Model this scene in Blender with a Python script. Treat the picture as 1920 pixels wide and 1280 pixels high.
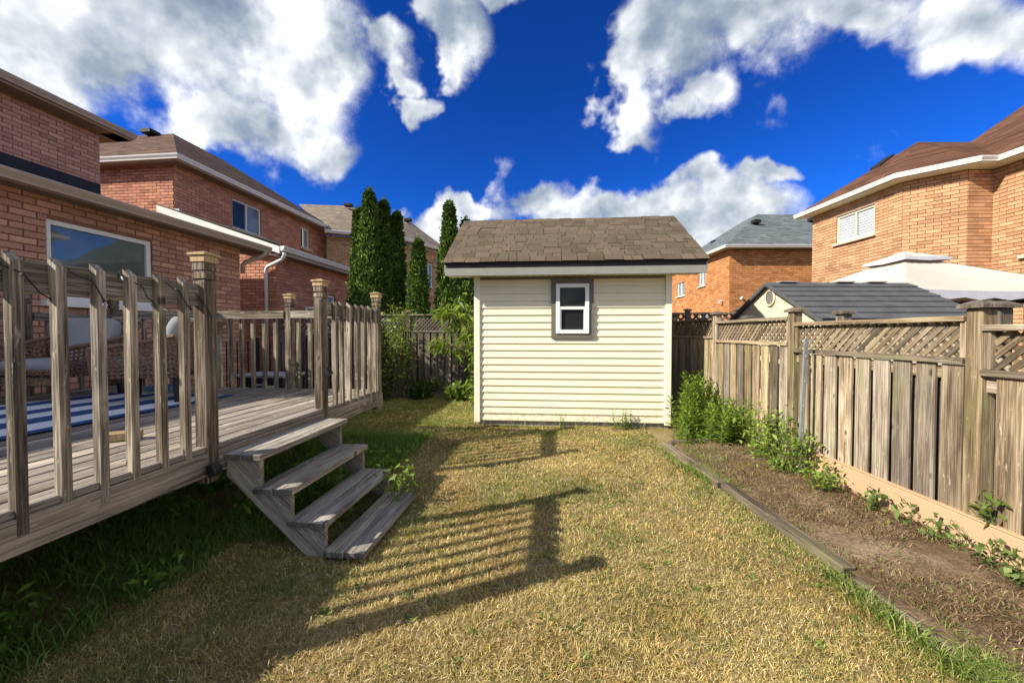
import bpy, bmesh, math, random
import numpy as np
from mathutils import Vector, Matrix

random.seed(7)
RNG = np.random.default_rng(11)
for o in list(bpy.data.objects):
    bpy.data.objects.remove(o)
SC = bpy.context.scene
COL = SC.collection
R = math.radians

# ------------------------------------------------------------------ camera
EYE = 1.5
cam_d = bpy.data.cameras.new('camera')
cam_d.sensor_width = 36.0
cam_d.lens = 36.0 * 720.0 / 1920.0
cam_d.clip_start = 0.05
cam_d.clip_end = 2000.0
cam = bpy.data.objects.new('camera', cam_d)
COL.objects.link(cam)
cam.location = (0, 0, EYE)
cam.rotation_euler = (R(90) - math.atan(15 / 720.0), 0, 0)
SC.camera = cam

# ------------------------------------------------------------------ sky
SUN = Vector((-1.334, -0.556, 1.0)).normalized()      # towards the sun
SUN_EL = math.asin(SUN.z)
SUN_ROT = math.atan2(SUN.x, SUN.y)
world = bpy.data.worlds.new('World')
SC.world = world
world.use_nodes = True
wt = world.node_tree
wt.nodes.clear()


class NT:
    """small node-tree writer"""
    def __init__(self, tree):
        self.t = tree

    def n(self, kind, **kw):
        nd = self.t.nodes.new(kind)
        for k, v in kw.items():
            setattr(nd, k, v)
        return nd

    def link(self, a, b):
        self.t.links.new(a, b)

    def put(self, sock, val):
        if val is None:
            return
        if hasattr(val, 'is_output'):
            self.t.links.new(val, sock)
        else:
            sock.default_value = val

    def math(self, op, a, b=None, c=None, clamp=False):
        nd = self.n('ShaderNodeMath', operation=op, use_clamp=clamp)
        self.put(nd.inputs[0], a)
        self.put(nd.inputs[1], b)
        self.put(nd.inputs[2], c)
        return nd.outputs[0]

    def vmath(self, op, a, b=None):
        nd = self.n('ShaderNodeVectorMath', operation=op)
        self.put(nd.inputs[0], a)
        self.put(nd.inputs[1], b)
        return nd.outputs['Value'] if op in ('LENGTH', 'DOT_PRODUCT', 'DISTANCE') else nd.outputs[0]

    def noise(self, vec, scale, detail=3.0, rough=0.55, dist=0.0):
        nd = self.n('ShaderNodeTexNoise')
        self.put(nd.inputs['Vector'], vec)
        nd.inputs['Scale'].default_value = scale
        nd.inputs['Detail'].default_value = detail
        nd.inputs['Roughness'].default_value = rough
        nd.inputs['Distortion'].default_value = dist
        return nd.outputs['Fac']

    def voronoi(self, vec, scale, feature='F1'):
        nd = self.n('ShaderNodeTexVoronoi', feature=feature)
        self.put(nd.inputs['Vector'], vec)
        nd.inputs['Scale'].default_value = scale
        return nd

    def mapping(self, vec, scale=(1, 1, 1), loc=(0, 0, 0), rot=(0, 0, 0)):
        nd = self.n('ShaderNodeMapping')
        self.put(nd.inputs['Vector'], vec)
        nd.inputs['Scale'].default_value = scale
        nd.inputs['Location'].default_value = loc
        nd.inputs['Rotation'].default_value = rot
        return nd.outputs[0]

    def rng(self, v, a, b, c=0.0, d=1.0, smooth=False):
        nd = self.n('ShaderNodeMapRange', interpolation_type='SMOOTHSTEP' if smooth else 'LINEAR')
        self.put(nd.inputs[0], v)
        for i, x in enumerate((a, b, c, d)):
            self.put(nd.inputs[i + 1], x)
        return nd.outputs[0]

    def mix(self, fac, a, b, mode='MIX'):
        nd = self.n('ShaderNodeMix', data_type='RGBA', blend_type=mode)
        self.put(nd.inputs[0], fac)
        self.put(nd.inputs[6], (*a, 1) if isinstance(a, tuple) and len(a) == 3 else a)
        self.put(nd.inputs[7], (*b, 1) if isinstance(b, tuple) and len(b) == 3 else b)
        return nd.outputs[2]

    def ramp(self, fac, stops):
        nd = self.n('ShaderNodeValToRGB')
        self.put(nd.inputs[0], fac)
        els = nd.color_ramp.elements
        while len(els) < len(stops):
            els.new(0.5)
        for e, (p, c) in zip(els, stops):
            e.position = p
            e.color = (*c, 1)
        return nd.outputs[0]

    def xyz(self, v):
        nd = self.n('ShaderNodeSeparateXYZ')
        self.put(nd.inputs[0], v)
        return nd.outputs

    def comb(self, x, y, z):
        nd = self.n('ShaderNodeCombineXYZ')
        for i, v in enumerate((x, y, z)):
            self.put(nd.inputs[i], v)
        return nd.outputs[0]


def build_world():
    w = NT(wt)
    out = w.n('ShaderNodeOutputWorld')
    bg = w.n('ShaderNodeBackground')
    w.link(bg.outputs[0], out.inputs[0])
    sky = w.n('ShaderNodeTexSky', sky_type='NISHITA')
    sky.sun_disc = False
    sky.sun_elevation = SUN_EL
    sky.sun_rotation = SUN_ROT
    sky.altitude = 200
    sky.air_density = 1.0
    sky.dust_density = 0.3
    sky.ozone_density = 3.0
    gm = w.n('ShaderNodeGamma')
    gm.inputs[1].default_value = 1.45
    w.put(gm.inputs[0], sky.outputs[0])
    skyc = w.mix(1.0, gm.outputs[0], (0.028, 0.138, 0.325), 'MULTIPLY')
    d = w.vmath('NORMALIZE', w.n('ShaderNodeTexCoord').outputs['Generated'])
    x, y, z = w.xyz(d)
    yy = w.math('MAXIMUM', y, 0.08)
    s = w.math('DIVIDE', x, yy)
    t = w.math('DIVIDE', z, yy)
    st = w.comb(s, t, 0.0)
    warp_n = w.n('ShaderNodeTexNoise')
    w.put(warp_n.inputs['Vector'], d)
    warp_n.inputs['Scale'].default_value = 7.0
    warp_n.inputs['Detail'].default_value = 4.0
    warp = w.vmath('MULTIPLY', w.vmath('SUBTRACT', warp_n.outputs['Color'], (0.5, 0.5, 0.5)), (0.34, 0.30, 0.0))
    st2 = w.vmath('ADD', st, warp)
    # banks of cumulus: centre and radii in tangent units, weight
    blobs = [(-0.93, 0.77, 0.50, 0.26, 1.25), (-0.56, 0.72, 0.22, 0.24, 1.2), (-0.60, 0.50, 0.20, 0.12, 1.1), (-0.48, 0.46, 0.10, 0.07, 0.95),
             (-0.75, 0.56, 0.26, 0.14, 1.1), (-1.25, 0.72, 0.3, 0.25, 1.1), (-0.44, 0.63, 0.09, 0.13, 0.8),
             (-0.330, 0.745, 0.075, 0.085, 0.95), (-0.29, 0.66, 0.06, 0.07, 0.9), (-0.255, 0.595, 0.075, 0.055, 0.9),
             (-0.150, 0.80, 0.10, 0.16, 1.15), (-0.17, 0.70, 0.06, 0.10, 0.9), (-0.02, 0.875, 0.09, 0.05, 0.8),
             
             (0.38, 0.74, 0.20, 0.17, 1.2), (0.58, 0.82, 0.25, 0.14, 1.15), (0.31, 0.55, 0.09, 0.08, 0.95),
             (0.27, 0.66, 0.10, 0.14, 1.0), (0.48, 0.62, 0.13, 0.10, 0.95), (0.78, 0.84, 0.16, 0.07, 0.8),
             (1.12, 0.80, 0.24, 0.15, 1.15), (1.30, 0.71, 0.19, 0.12, 1.1), (0.92, 0.84, 0.14, 0.08, 0.9), (1.5, 0.8, 0.2, 0.16, 1.1),
             (0.03, 0.335, 0.17, 0.085, 1.0), (-0.12, 0.30, 0.12, 0.06, 0.9), (0.12, 0.28, 0.18, 0.07, 0.9),
             (0.48, 0.385, 0.19, 0.07, 0.95), (0.36, 0.32, 0.22, 0.095, 1.05), (0.58, 0.33, 0.22, 0.11, 1.05), (0.42, 0.26, 0.3, 0.07, 1.0), (-0.2, 0.25, 0.14, 0.06, 0.9),
             (0.66, 0.42, 0.12, 0.04, 0.75)]
    near = None
    for sx, tz, rx, ry, wg in blobs:
        k = 0.55 + 0.45 * wg
        ma = w.n('ShaderNodeVectorMath', operation='MULTIPLY_ADD')
        w.put(ma.inputs[0], st2)
        ma.inputs[1].default_value = (1 / (rx * k), 1 / (ry * k), 0)
        ma.inputs[2].default_value = (-sx / (rx * k), -tz / (ry * k), 0)
        r = w.vmath('LENGTH', ma.outputs[0])
        near = r if near is None else w.math('SMOOTH_MIN', near, r, 0.25)
    cover = w.rng(near, 1.4, 0.0, 0.0, 1.15, True)
    # broken cloud out of view, its cover raised to add fill light
    gen = w.rng(w.noise(d, 2.3, 1.0), 0.36, 0.60, 0.0, 1.1, True)
    edge = w.rng(y, 0.18, 0.42, 0.0, 1.0, True)
    cover = w.math('ADD', w.math('MULTIPLY', cover, edge), w.math('MULTIPLY', gen, w.math('SUBTRACT', 1.0, edge)))
    f1 = w.noise(d, 7.0, 8.0, 0.58)
    dens = w.math('ADD', cover, w.math('MULTIPLY', w.math('SUBTRACT', f1, 0.5), 2.0))
    alpha = w.rng(dens, 0.26, 0.84, 0.0, 1.0, True)
    # billows: compare the field with itself a little towards the sun
    d2 = w.vmath('ADD', d, tuple(0.05 * c for c in (SUN.x, SUN.y * 0.2, SUN.z)))
    f2 = w.noise(d2, 7.0, 4.0, 0.56)
    lit = w.math('SUBTRACT', f1, f2)
    soft = w.noise(d, 5.0, 3.0, 0.6)
    thick = w.rng(dens, 0.55, 1.45, 0.0, 1.0, True)
    br = w.math('ADD', w.math('MULTIPLY', lit, 2.2), w.math('MULTIPLY', thick, -0.22))
    br = w.math('ADD', br, w.math('MULTIPLY', w.math('SUBTRACT', soft, 0.5), 1.5))
    br = w.math('ADD', br, 0.70)
    cl = w.ramp(br, [(0.0, (0.85, 1.15, 1.6)), (0.35, (1.45, 1.75, 2.15)), (0.70, (2.9, 3.1, 3.35)), (1.0, (4.6, 4.7, 4.75))])
    w.put(bg.inputs[0], w.mix(alpha, skyc, cl))
    bg.inputs[1].default_value = 0.138
    world.cycles.sampling_method = 'NONE'


build_world()

# ------------------------------------------------------------------ sun and exposure
sun_d = bpy.data.lights.new('sun', 'SUN')
sun_d.energy = 4.5
sun_d.angle = R(0.5)
sun_d.color = (1.0, 0.93, 0.80)
sun = bpy.data.objects.new('sun', sun_d)
COL.objects.link(sun)
sun.location = (-20, -8, 20)
sun.rotation_euler = (-SUN).to_track_quat('-Z', 'Y').to_euler()
SC.view_settings.view_transform = 'Standard'
SC.view_settings.look = 'None'
SC.view_settings.exposure = 0.9
SC.view_settings.gamma = 1.0
SC.cycles.use_denoising = True
SC.cycles.max_bounces = 5
SC.cycles.diffuse_bounces = 3
SC.cycles.glossy_bounces = 2
SC.cycles.transparent_max_bounces = 8

# ------------------------------------------------------------------ materials
MATS = {}


def newmat(name):
    m = bpy.data.materials.new(name)
    m.use_nodes = True
    m.node_tree.nodes.clear()
    t = NT(m.node_tree)
    out = t.n('ShaderNodeOutputMaterial')
    bs = t.n('ShaderNodeBsdfPrincipled')
    t.link(bs.outputs[0], out.inputs[0])
    MATS[name] = m
    return m, t, bs, out


def bump(t, bs, h, strength=0.4, dist=0.004):
    b = t.n('ShaderNodeBump')
    b.inputs['Strength'].default_value = strength
    b.inputs['Distance'].default_value = dist
    t.put(b.inputs['Height'], h)
    t.link(b.outputs[0], bs.inputs['Normal'])


def wood(name, dark, mid, light, lo=0.72, hi=1.25, tint=(0.62, 0.6, 0.6), tintamt=0.5, moss=0.0, knots=0.75):
    m, t, bs, _ = newmat(name)
    oi = t.n('ShaderNodeObjectInfo')
    rnd = oi.outputs['Random']
    co = t.n('ShaderNodeTexCoord').outputs['Object']
    off = t.comb(t.math('MULTIPLY', rnd, 37.0), t.math('MULTIPLY', rnd, 91.0), t.math('MULTIPLY', rnd, 53.0))
    p = t.vmath('ADD', co, off)
    g1 = t.noise(t.mapping(p, (16, 16, 0.9)), 1.0, 5, 0.6, 0.4)
    g2 = t.noise(t.mapping(p, (110, 110, 3.0)), 1.0, 4, 0.6, 0.2)
    g3 = t.noise(t.mapping(p, (3.5, 3.5, 1.6)), 1.0, 3, 0.5)
    f = t.math('ADD', t.math('MULTIPLY', g1, 0.46), t.math('MULTIPLY', g2, 0.54))
    f = t.math('ADD', t.math('MULTIPLY', f, 0.8), t.math('MULTIPLY', g3, 0.2))
    c = t.ramp(f, [(0.39, dark), (0.49, mid), (0.59, light)])
    fl = t.rng(t.noise(t.mapping(p, (42, 42, 9)), 1.0, 3, 0.7), 0.60, 0.70, 0.0, 0.55, True)
    c = t.mix(fl, c, tuple(min(1.0, v * 1.25) for v in light))
    px, py, pz = t.xyz(p)
    kv = t.n('ShaderNodeTexVoronoi', voronoi_dimensions='2D')
    t.put(kv.inputs['Vector'], t.comb(t.math('ADD', t.math('MULTIPLY', px, 5.0), t.math('MULTIPLY', g3, 0.5)), t.math('ADD', t.math('MULTIPLY', pz, 2.1), t.math('MULTIPLY', g1, 0.12)), 0.0))
    kv.inputs['Scale'].default_value = 1.0
    kd = kv.outputs['Distance']
    kr = t.xyz(kv.outputs['Color'])[0]
    some = t.rng(kr, 0.45, 0.55, 0.0, 1.0)
    halo = t.math('MULTIPLY', t.rng(kd, 0.03, 0.08, 0.0, 1.0, True), t.rng(kd, 0.08, 0.26, 1.0, 0.0, True))
    c = t.mix(t.math('MULTIPLY', t.math('MULTIPLY', halo, some), knots * 0.55), c, light)
    kn = t.math('MULTIPLY', t.rng(kd, 0.025, 0.07, knots, 0.0, True), some)
    c = t.mix(kn, c, tuple(v * 0.8 for v in dark))
    r2 = t.math('FRACT', t.math('MULTIPLY', rnd, 17.3))
    val = t.rng(r2, 0, 1, lo, hi)
    c = t.mix(1.0, c, t.comb(val, val, val), 'MULTIPLY')
    r3 = t.math('FRACT', t.math('MULTIPLY', rnd, 71.7))
    gray = t.mix(1.0, c, tint, 'MULTIPLY')
    hsv = t.n('ShaderNodeHueSaturation')
    hsv.inputs['Saturation'].default_value = 0.45
    hsv.inputs['Value'].default_value = 1.45
    t.put(hsv.inputs['Color'], gray)
    c = t.mix(t.math('MULTIPLY', r3, tintamt), c, hsv.outputs[0])
    if moss:
        mo = t.rng(g3, 0.52, 0.72, 0, moss, True)
        c = t.mix(mo, c, (0.16, 0.17, 0.05))
    nz = t.xyz(t.n('ShaderNodeTexCoord').outputs['Normal'])[2]
    endg = t.rng(t.math('ABSOLUTE', nz), 0.85, 0.95, 0.0, 0.6)
    c = t.mix(endg, c, tuple(v * 0.55 for v in dark))
    t.put(bs.inputs['Base Color'], c)
    bs.inputs['Roughness'].default_value = 0.85
    bs.inputs['Specular IOR Level'].default_value = 0.2
    bump(t, bs, t.math('ADD', t.math('MULTIPLY', g2, 0.8), t.math('MULTIPLY', g1, 0.8)), 0.75, 0.007)
    return m


def plain(name, col, rough=0.6, var=0.12, scale=6.0, spec=0.3, metal=0.0, bumpy=0.0, bscale=60.0):
    m, t, bs, _ = newmat(name)
    co = t.n('ShaderNodeTexCoord').outputs['Object']
    n1 = t.noise(co, scale, 4, 0.6)
    v = t.rng(n1, 0.3, 0.7, 1 - var, 1 + var)
    t.put(bs.inputs['Base Color'], t.mix(1.0, (*col, 1), t.comb(v, v, v), 'MULTIPLY'))
    bs.inputs['Roughness'].default_value = rough
    bs.inputs['Specular IOR Level'].default_value = spec
    bs.inputs['Metallic'].default_value = metal
    if bumpy:
        bump(t, bs, t.noise(co, bscale, 3), bumpy, 0.004)
    return m


def brick(name, cols, val=(0.8, 1.2)):
    m, t, bs, _ = newmat(name)
    geo = t.n('ShaderNodeNewGeometry')
    oi = t.n('ShaderNodeObjectInfo')
    rnd = t.math('FRACT', t.math('ADD', t.math('MULTIPLY', geo.outputs['Random Per Island'], 7.31), t.math('MULTIPLY', oi.outputs['Random'], 13.7)))
    pos = geo.outputs['Position']
    n1 = t.noise(pos, 38.0, 4, 0.65)
    n2 = t.noise(pos, 1.1, 3)
    c = t.ramp(rnd, [(0.0, cols[0]), (0.35, cols[1]), (0.7, cols[2]), (1.0, cols[3])])
    r2 = t.math('FRACT', t.math('MULTIPLY', rnd, 9.7))
    v = t.math('MULTIPLY', t.rng(r2, 0, 1, val[0], val[1]), t.rng(n1, 0.25, 0.75, 0.72, 1.25))
    v = t.math('MULTIPLY', v, t.rng(n2, 0.3, 0.7, 0.9, 1.1))
    t.put(bs.inputs['Base Color'], t.mix(1.0, c, t.comb(v, v, v), 'MULTIPLY'))
    bs.inputs['Roughness'].default_value = 0.9
    bs.inputs['Specular IOR Level'].default_value = 0.15
    bump(t, bs, n1, 0.6, 0.006)
    return m


def shingle_roof(name, a, b, c, course=0.14, tab=0.3):
    m, t, bs, _ = newmat(name)
    pos = t.n('ShaderNodeNewGeometry').outputs['Position']
    x, y, z = t.xyz(pos)
    zr = t.math('DIVIDE', z, course * 0.5)
    row = t.math('FLOOR', zr)
    fr = t.math('FRACT', zr)
    wob = t.noise(t.comb(x, y, row), 0.7, 1)
    run = t.math('ADD', t.math('ADD', x, t.math('MULTIPLY', y, 0.83)), t.math('ADD', t.math('MULTIPLY', row, 0.37), wob))
    cell = t.math('FLOOR', t.math('DIVIDE', run, tab))
    wn = t.n('ShaderNodeTexWhiteNoise', noise_dimensions='2D')
    t.put(wn.inputs['Vector'], t.comb(row, cell, 0))
    n1 = t.noise(pos, 45.0, 3, 0.7)
    n2 = t.noise(pos, 0.8, 3)
    col = t.ramp(wn.outputs['Value'], [(0, a), (0.5, b), (1, c)])
    v = t.math('MULTIPLY', t.rng(n1, 0.3, 0.7, 0.75, 1.25), t.rng(n2, 0.3, 0.7, 0.9, 1.1))
    v = t.math('MULTIPLY', v, t.rng(fr, 0.0, 0.16, 0.55, 1.0))
    t.put(bs.inputs['Base Color'], t.mix(1.0, col, t.comb(v, v, v), 'MULTIPLY'))
    bs.inputs['Roughness'].default_value = 0.95
    bs.inputs['Specular IOR Level'].default_value = 0.1
    bump(t, bs, t.math('ADD', t.math('MULTIPLY', fr, -0.7), t.math('MULTIPLY', n1, 0.5)), 0.6, 0.02)
    return m


def leaf(name, rough=0.55, trans=0.35, attr=True, col=(0.07, 0.12, 0.02)):
    m, t, bs, out = newmat(name)
    geo = t.n('ShaderNodeNewGeometry')
    if attr:
        c = t.n('ShaderNodeVertexColor', layer_name='Col').outputs[0]
    else:
        c = t.mix(0.0, (*col, 1), (*col, 1))
    v = t.rng(geo.outputs['Random Per Island'], 0, 1, 0.65, 1.35)
    c = t.mix(1.0, c, t.comb(v, v, v), 'MULTIPLY')
    t.put(bs.inputs['Base Color'], c)
    bs.inputs['Roughness'].default_value = rough
    bs.inputs['Specular IOR Level'].default_value = 0.25
    tr = t.n('ShaderNodeBsdfTranslucent')
    t.put(tr.inputs[0], t.mix(1.0, c, (1.2, 1.25, 0.6), 'MULTIPLY'))
    ms = t.n('ShaderNodeMixShader')
    ms.inputs[0].default_value = trans
    t.link(bs.outputs[0], ms.inputs[1])
    t.link(tr.outputs[0], ms.inputs[2])
    t.link(ms.outputs[0], out.inputs[0])
    return m


def glass(name, col, rough=0.03):
    m, t, bs, _ = newmat(name)
    co = t.n('ShaderNodeTexCoord').outputs['Object']
    n = t.noise(co, 1.3, 2)
    v = t.rng(n, 0.3, 0.7, 0.7, 1.3)
    t.put(bs.inputs['Base Color'], t.mix(1.0, (*col, 1), t.comb(v, v, v), 'MULTIPLY'))
    bs.inputs['Roughness'].default_value = rough
    bs.inputs['Specular IOR Level'].default_value = 0.3
    bs.inputs['IOR'].default_value = 1.45
    bump(t, bs, t.noise(co, 1.7, 2), 0.08, 0.02)
    return m


wood('wood_rail', (0.055, 0.043, 0.031), (0.235, 0.19, 0.135), (0.58, 0.50, 0.37), 0.55, 1.15, tintamt=0.6)
wood('wood_post', (0.045, 0.031, 0.02), (0.165, 0.12, 0.078), (0.44, 0.36, 0.26), 0.6, 1.0, tintamt=0.4)
wood('wood_deck', (0.075, 0.06, 0.047), (0.27, 0.22, 0.172), (0.48, 0.40, 0.315), 0.65, 1.15)
wood('wood_tread', (0.085, 0.072, 0.06), (0.32, 0.275, 0.22), (0.56, 0.49, 0.38), 0.7, 1.1)
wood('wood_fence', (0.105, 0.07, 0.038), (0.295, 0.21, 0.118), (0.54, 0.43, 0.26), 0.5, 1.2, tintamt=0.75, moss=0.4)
wood('wood_lattice', (0.07, 0.05, 0.03), (0.20, 0.145, 0.085), (0.36, 0.28, 0.175), 0.55, 1.2, moss=0.2)
wood('wood_old_shade', (0.06, 0.048, 0.036), (0.15, 0.12, 0.09), (0.25, 0.205, 0.155), 0.65, 1.2)  # old timber; also darkens the tan fence's gaps in place of shadow
wood('wood_timber', (0.06, 0.045, 0.03), (0.16, 0.125, 0.08), (0.28, 0.225, 0.145), 0.75, 1.05, moss=0.4)
wood('wood_new', (0.34, 0.23, 0.11), (0.48, 0.34, 0.17), (0.58, 0.44, 0.25), 0.8, 1.1, tintamt=0.05, knots=0.2)
plain('dark_metal', (0.018, 0.018, 0.02), 0.45, 0.2)
plain('galvanised', (0.32, 0.34, 0.35), 0.45, 0.2, spec=0.5, metal=0.5)
plain('siding_trim', (0.83, 0.78, 0.62), 0.5, 0.03)
plain('taupe_trim', (0.155, 0.145, 0.12), 0.6, 0.08)
plain('grey_fascia', (0.27, 0.265, 0.235), 0.5, 0.06)
plain('soffit', (0.62, 0.58, 0.45), 0.6, 0.05)
plain('drip_dark', (0.035, 0.028, 0.027), 0.6, 0.2)
plain('white_vinyl', (0.80, 0.81, 0.80), 0.4, 0.03)
plain('white_metal', (0.74, 0.73, 0.70), 0.45, 0.05)
plain('tan_metal', (0.40, 0.32, 0.26), 0.5, 0.08)
plain('brown_soffit', (0.26, 0.20, 0.16), 0.7, 0.1)
plain('stone_sill', (0.55, 0.48, 0.38), 0.85, 0.1, bumpy=0.2)
plain('concrete', (0.30, 0.29, 0.26), 0.9, 0.2, bumpy=0.4)
plain('kick_tan', (0.50, 0.335, 0.20), 0.75, 0.06, 2.5, bumpy=0.1)
plain('mortar_red', (0.25, 0.125, 0.085), 0.95, 0.15, bumpy=0.3)
plain('mortar_dark', (0.15, 0.09, 0.065), 0.95, 0.15, bumpy=0.3)
plain('mortar_tan', (0.17, 0.085, 0.038), 0.95, 0.15, bumpy=0.3)
plain('cushion', (0.30, 0.30, 0.305), 0.9, 0.06, bumpy=0.3, bscale=220)
plain('wicker', (0.20, 0.12, 0.075), 0.6, 0.35, 30, bumpy=0.4, bscale=160)
plain('chair_leg', (0.02, 0.016, 0.014), 0.45, 0.2)
plain('canopy', (0.50, 0.47, 0.40), 0.8, 0.04, 2.0, bumpy=0.15, bscale=8)
plain('canopy_valance', (0.50, 0.50, 0.56), 0.8, 0.08)
plain('resin_wall', (0.66, 0.57, 0.40), 0.55, 0.05)
plain('resin_roof', (0.085, 0.088, 0.092), 0.7, 0.2, 5, bumpy=0.3, bscale=120)
plain('resin_patch', (0.30, 0.27, 0.25), 0.7, 0.1)
plain('plastic_dark', (0.03, 0.034, 0.04), 0.5, 0.2)
plain('plastic_grey', (0.30, 0.30, 0.31), 0.5, 0.1)
plain('teal_plastic', (0.02, 0.20, 0.15), 0.5, 0.1)
plain('blue_plastic', (0.10, 0.22, 0.36), 0.5, 0.1)
plain('bark', (0.12, 0.085, 0.055), 0.95, 0.3, 14, bumpy=0.7)
plain('stem_green', (0.10, 0.14, 0.04), 0.7, 0.2)
plain('bulb', (0.7, 0.7, 0.66), 0.2, 0.05)
plain('vent_dark', (0.02, 0.018, 0.017), 0.7, 0.2)
plain('asphalt_edge', (0.022, 0.018, 0.015), 0.95, 0.3, 40)
plain('flashing', (0.015, 0.016, 0.020), 0.6, 0.3)
plain('stone_grey', (0.22, 0.22, 0.23), 0.9, 0.2, bumpy=0.5, bscale=30)
brick('brick_rose', [(0.44, 0.235, 0.175), (0.50, 0.275, 0.205), (0.54, 0.305, 0.225), (0.47, 0.25, 0.185)])
brick('brick_red', [(0.46, 0.205, 0.135), (0.52, 0.245, 0.165), (0.56, 0.275, 0.185), (0.49, 0.22, 0.15)])
brick('brick_buff', [(0.46, 0.29, 0.17), (0.52, 0.34, 0.20), (0.56, 0.38, 0.23), (0.48, 0.30, 0.175)])
brick('brick_gold', [(0.43, 0.235, 0.125), (0.48, 0.268, 0.145), (0.52, 0.298, 0.165), (0.45, 0.248, 0.132)])
brick('brick_orange', [(0.44, 0.19, 0.075), (0.49, 0.215, 0.085), (0.53, 0.25, 0.105), (0.46, 0.20, 0.08)])
shingle_roof('roof_brown', (0.075, 0.045, 0.034), (0.11, 0.066, 0.048), (0.15, 0.092, 0.066))
shingle_roof('roof_redbrown', (0.075, 0.036, 0.022), (0.11, 0.053, 0.033), (0.15, 0.076, 0.048))
shingle_roof('roof_weathered', (0.17, 0.135, 0.105), (0.22, 0.175, 0.135), (0.27, 0.215, 0.165))
shingle_roof('roof_slate', (0.085, 0.10, 0.105), (0.115, 0.135, 0.14), (0.155, 0.175, 0.18))
leaf('leaf', 0.5, 0.35)
leaf('needle', 0.7, 0.15)
leaf('grassblade', 0.7, 0.25)
glass('glass_dark', (0.022, 0.030, 0.028))
glass('glass_window', (0.10, 0.125, 0.118))  # grey-green base stands in for the reflected greenery
MATS['glass_window'].node_tree.nodes['Principled BSDF'].inputs['Specular IOR Level'].default_value = 0.45
MATS['glass_window'].node_tree.nodes['Principled BSDF'].inputs['IOR'].default_value = 1.7
glass('glass_sky', (0.20, 0.235, 0.25))  # bluish sky reflection and curtains put into the base colour
glass('glass_screen', (0.012, 0.013, 0.016), 0.5)


def mat_single_shingle():
    m, t, bs, _ = newmat('shingle_tab')
    geo = t.n('ShaderNodeNewGeometry')
    oi = t.n('ShaderNodeObjectInfo')
    rnd = oi.outputs['Random']
    n1 = t.noise(geo.outputs['Position'], 70.0, 3, 0.75)
    n2 = t.noise(geo.outputs['Position'], 2.0, 3)
    c = t.ramp(rnd, [(0.0, (0.092, 0.070, 0.050)), (0.35, (0.115, 0.087, 0.061)), (0.7, (0.14, 0.105, 0.073)), (1.0, (0.105, 0.082, 0.060))])
    v = t.math('MULTIPLY', t.rng(n1, 0.3, 0.7, 0.65, 1.3), t.rng(n2, 0.3, 0.7, 0.9, 1.12))
    t.put(bs.inputs['Base Color'], t.mix(1.0, c, t.comb(v, v, v), 'MULTIPLY'))
    bs.inputs['Roughness'].default_value = 0.95
    bs.inputs['Specular IOR Level'].default_value = 0.1
    bump(t, bs, n1, 0.7, 0.004)


mat_single_shingle()


def mat_siding():
    m, t, bs, _ = newmat('siding')
    geo = t.n('ShaderNodeNewGeometry')
    pos = geo.outputs['Position']
    rnd = t.n('ShaderNodeObjectInfo').outputs['Random']
    x, y, z = t.xyz(pos)
    n1 = t.noise(pos, 3.0, 3, 0.6)
    n2 = t.noise(pos, 16.0, 4, 0.65)
    n3 = t.noise(t.mapping(pos, (3, 3, 60)), 1.0, 3)
    v = t.math('MULTIPLY', t.rng(rnd, 0, 1, 0.965, 1.02), t.rng(n1, 0.3, 0.7, 0.96, 1.03))
    v = t.math('MULTIPLY', v, t.rng(n3, 0.3, 0.7, 0.975, 1.02))
    c = t.mix(1.0, (0.83, 0.765, 0.555, 1), t.comb(v, v, v), 'MULTIPLY')
    splash = t.math('MULTIPLY', t.rng(z, 0.08, 0.42, 0.55, 0.0, True), t.rng(n2, 0.42, 0.66, 0.0, 1.0, True))
    c = t.mix(splash, c, (0.40, 0.33, 0.20))
    t.put(bs.inputs['Base Color'], c)
    bs.inputs['Roughness'].default_value = 0.5
    bs.inputs['Specular IOR Level'].default_value = 0.3
    bump(t, bs, t.math('ADD', n3, t.math('MULTIPLY', n1, 2.0)), 0.18, 0.006)


mat_siding()


def mat_rug():
    m, t, bs, _ = newmat('rug_stripes')
    co = t.n('ShaderNodeTexCoord').outputs['Object']
    x, y, z = t.xyz(co)
    u = t.math('MULTIPLY', t.math('ADD', x, 0.02), 1 / 0.50)
    k = t.math('FRACT', u)
    ramp = t.n('ShaderNodeValToRGB')
    t.put(ramp.inputs[0], k)
    ramp.color_ramp.interpolation = 'CONSTANT'
    els = ramp.color_ramp.elements
    for e, (p, c) in zip(els, [(0, (0.66, 0.68, 0.72)), (0.52, (0.012, 0.06, 0.19))]):
        e.position = p
        e.color = (*c, 1)
    w = t.noise(co, 300.0, 2)
    v = t.rng(w, 0.3, 0.7, 0.85, 1.12)
    t.put(bs.inputs['Base Color'], t.mix(1.0, ramp.outputs[0], t.comb(v, v, v), 'MULTIPLY'))
    bs.inputs['Roughness'].default_value = 0.95
    bump(t, bs, w, 0.4, 0.003)


mat_rug()


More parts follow.
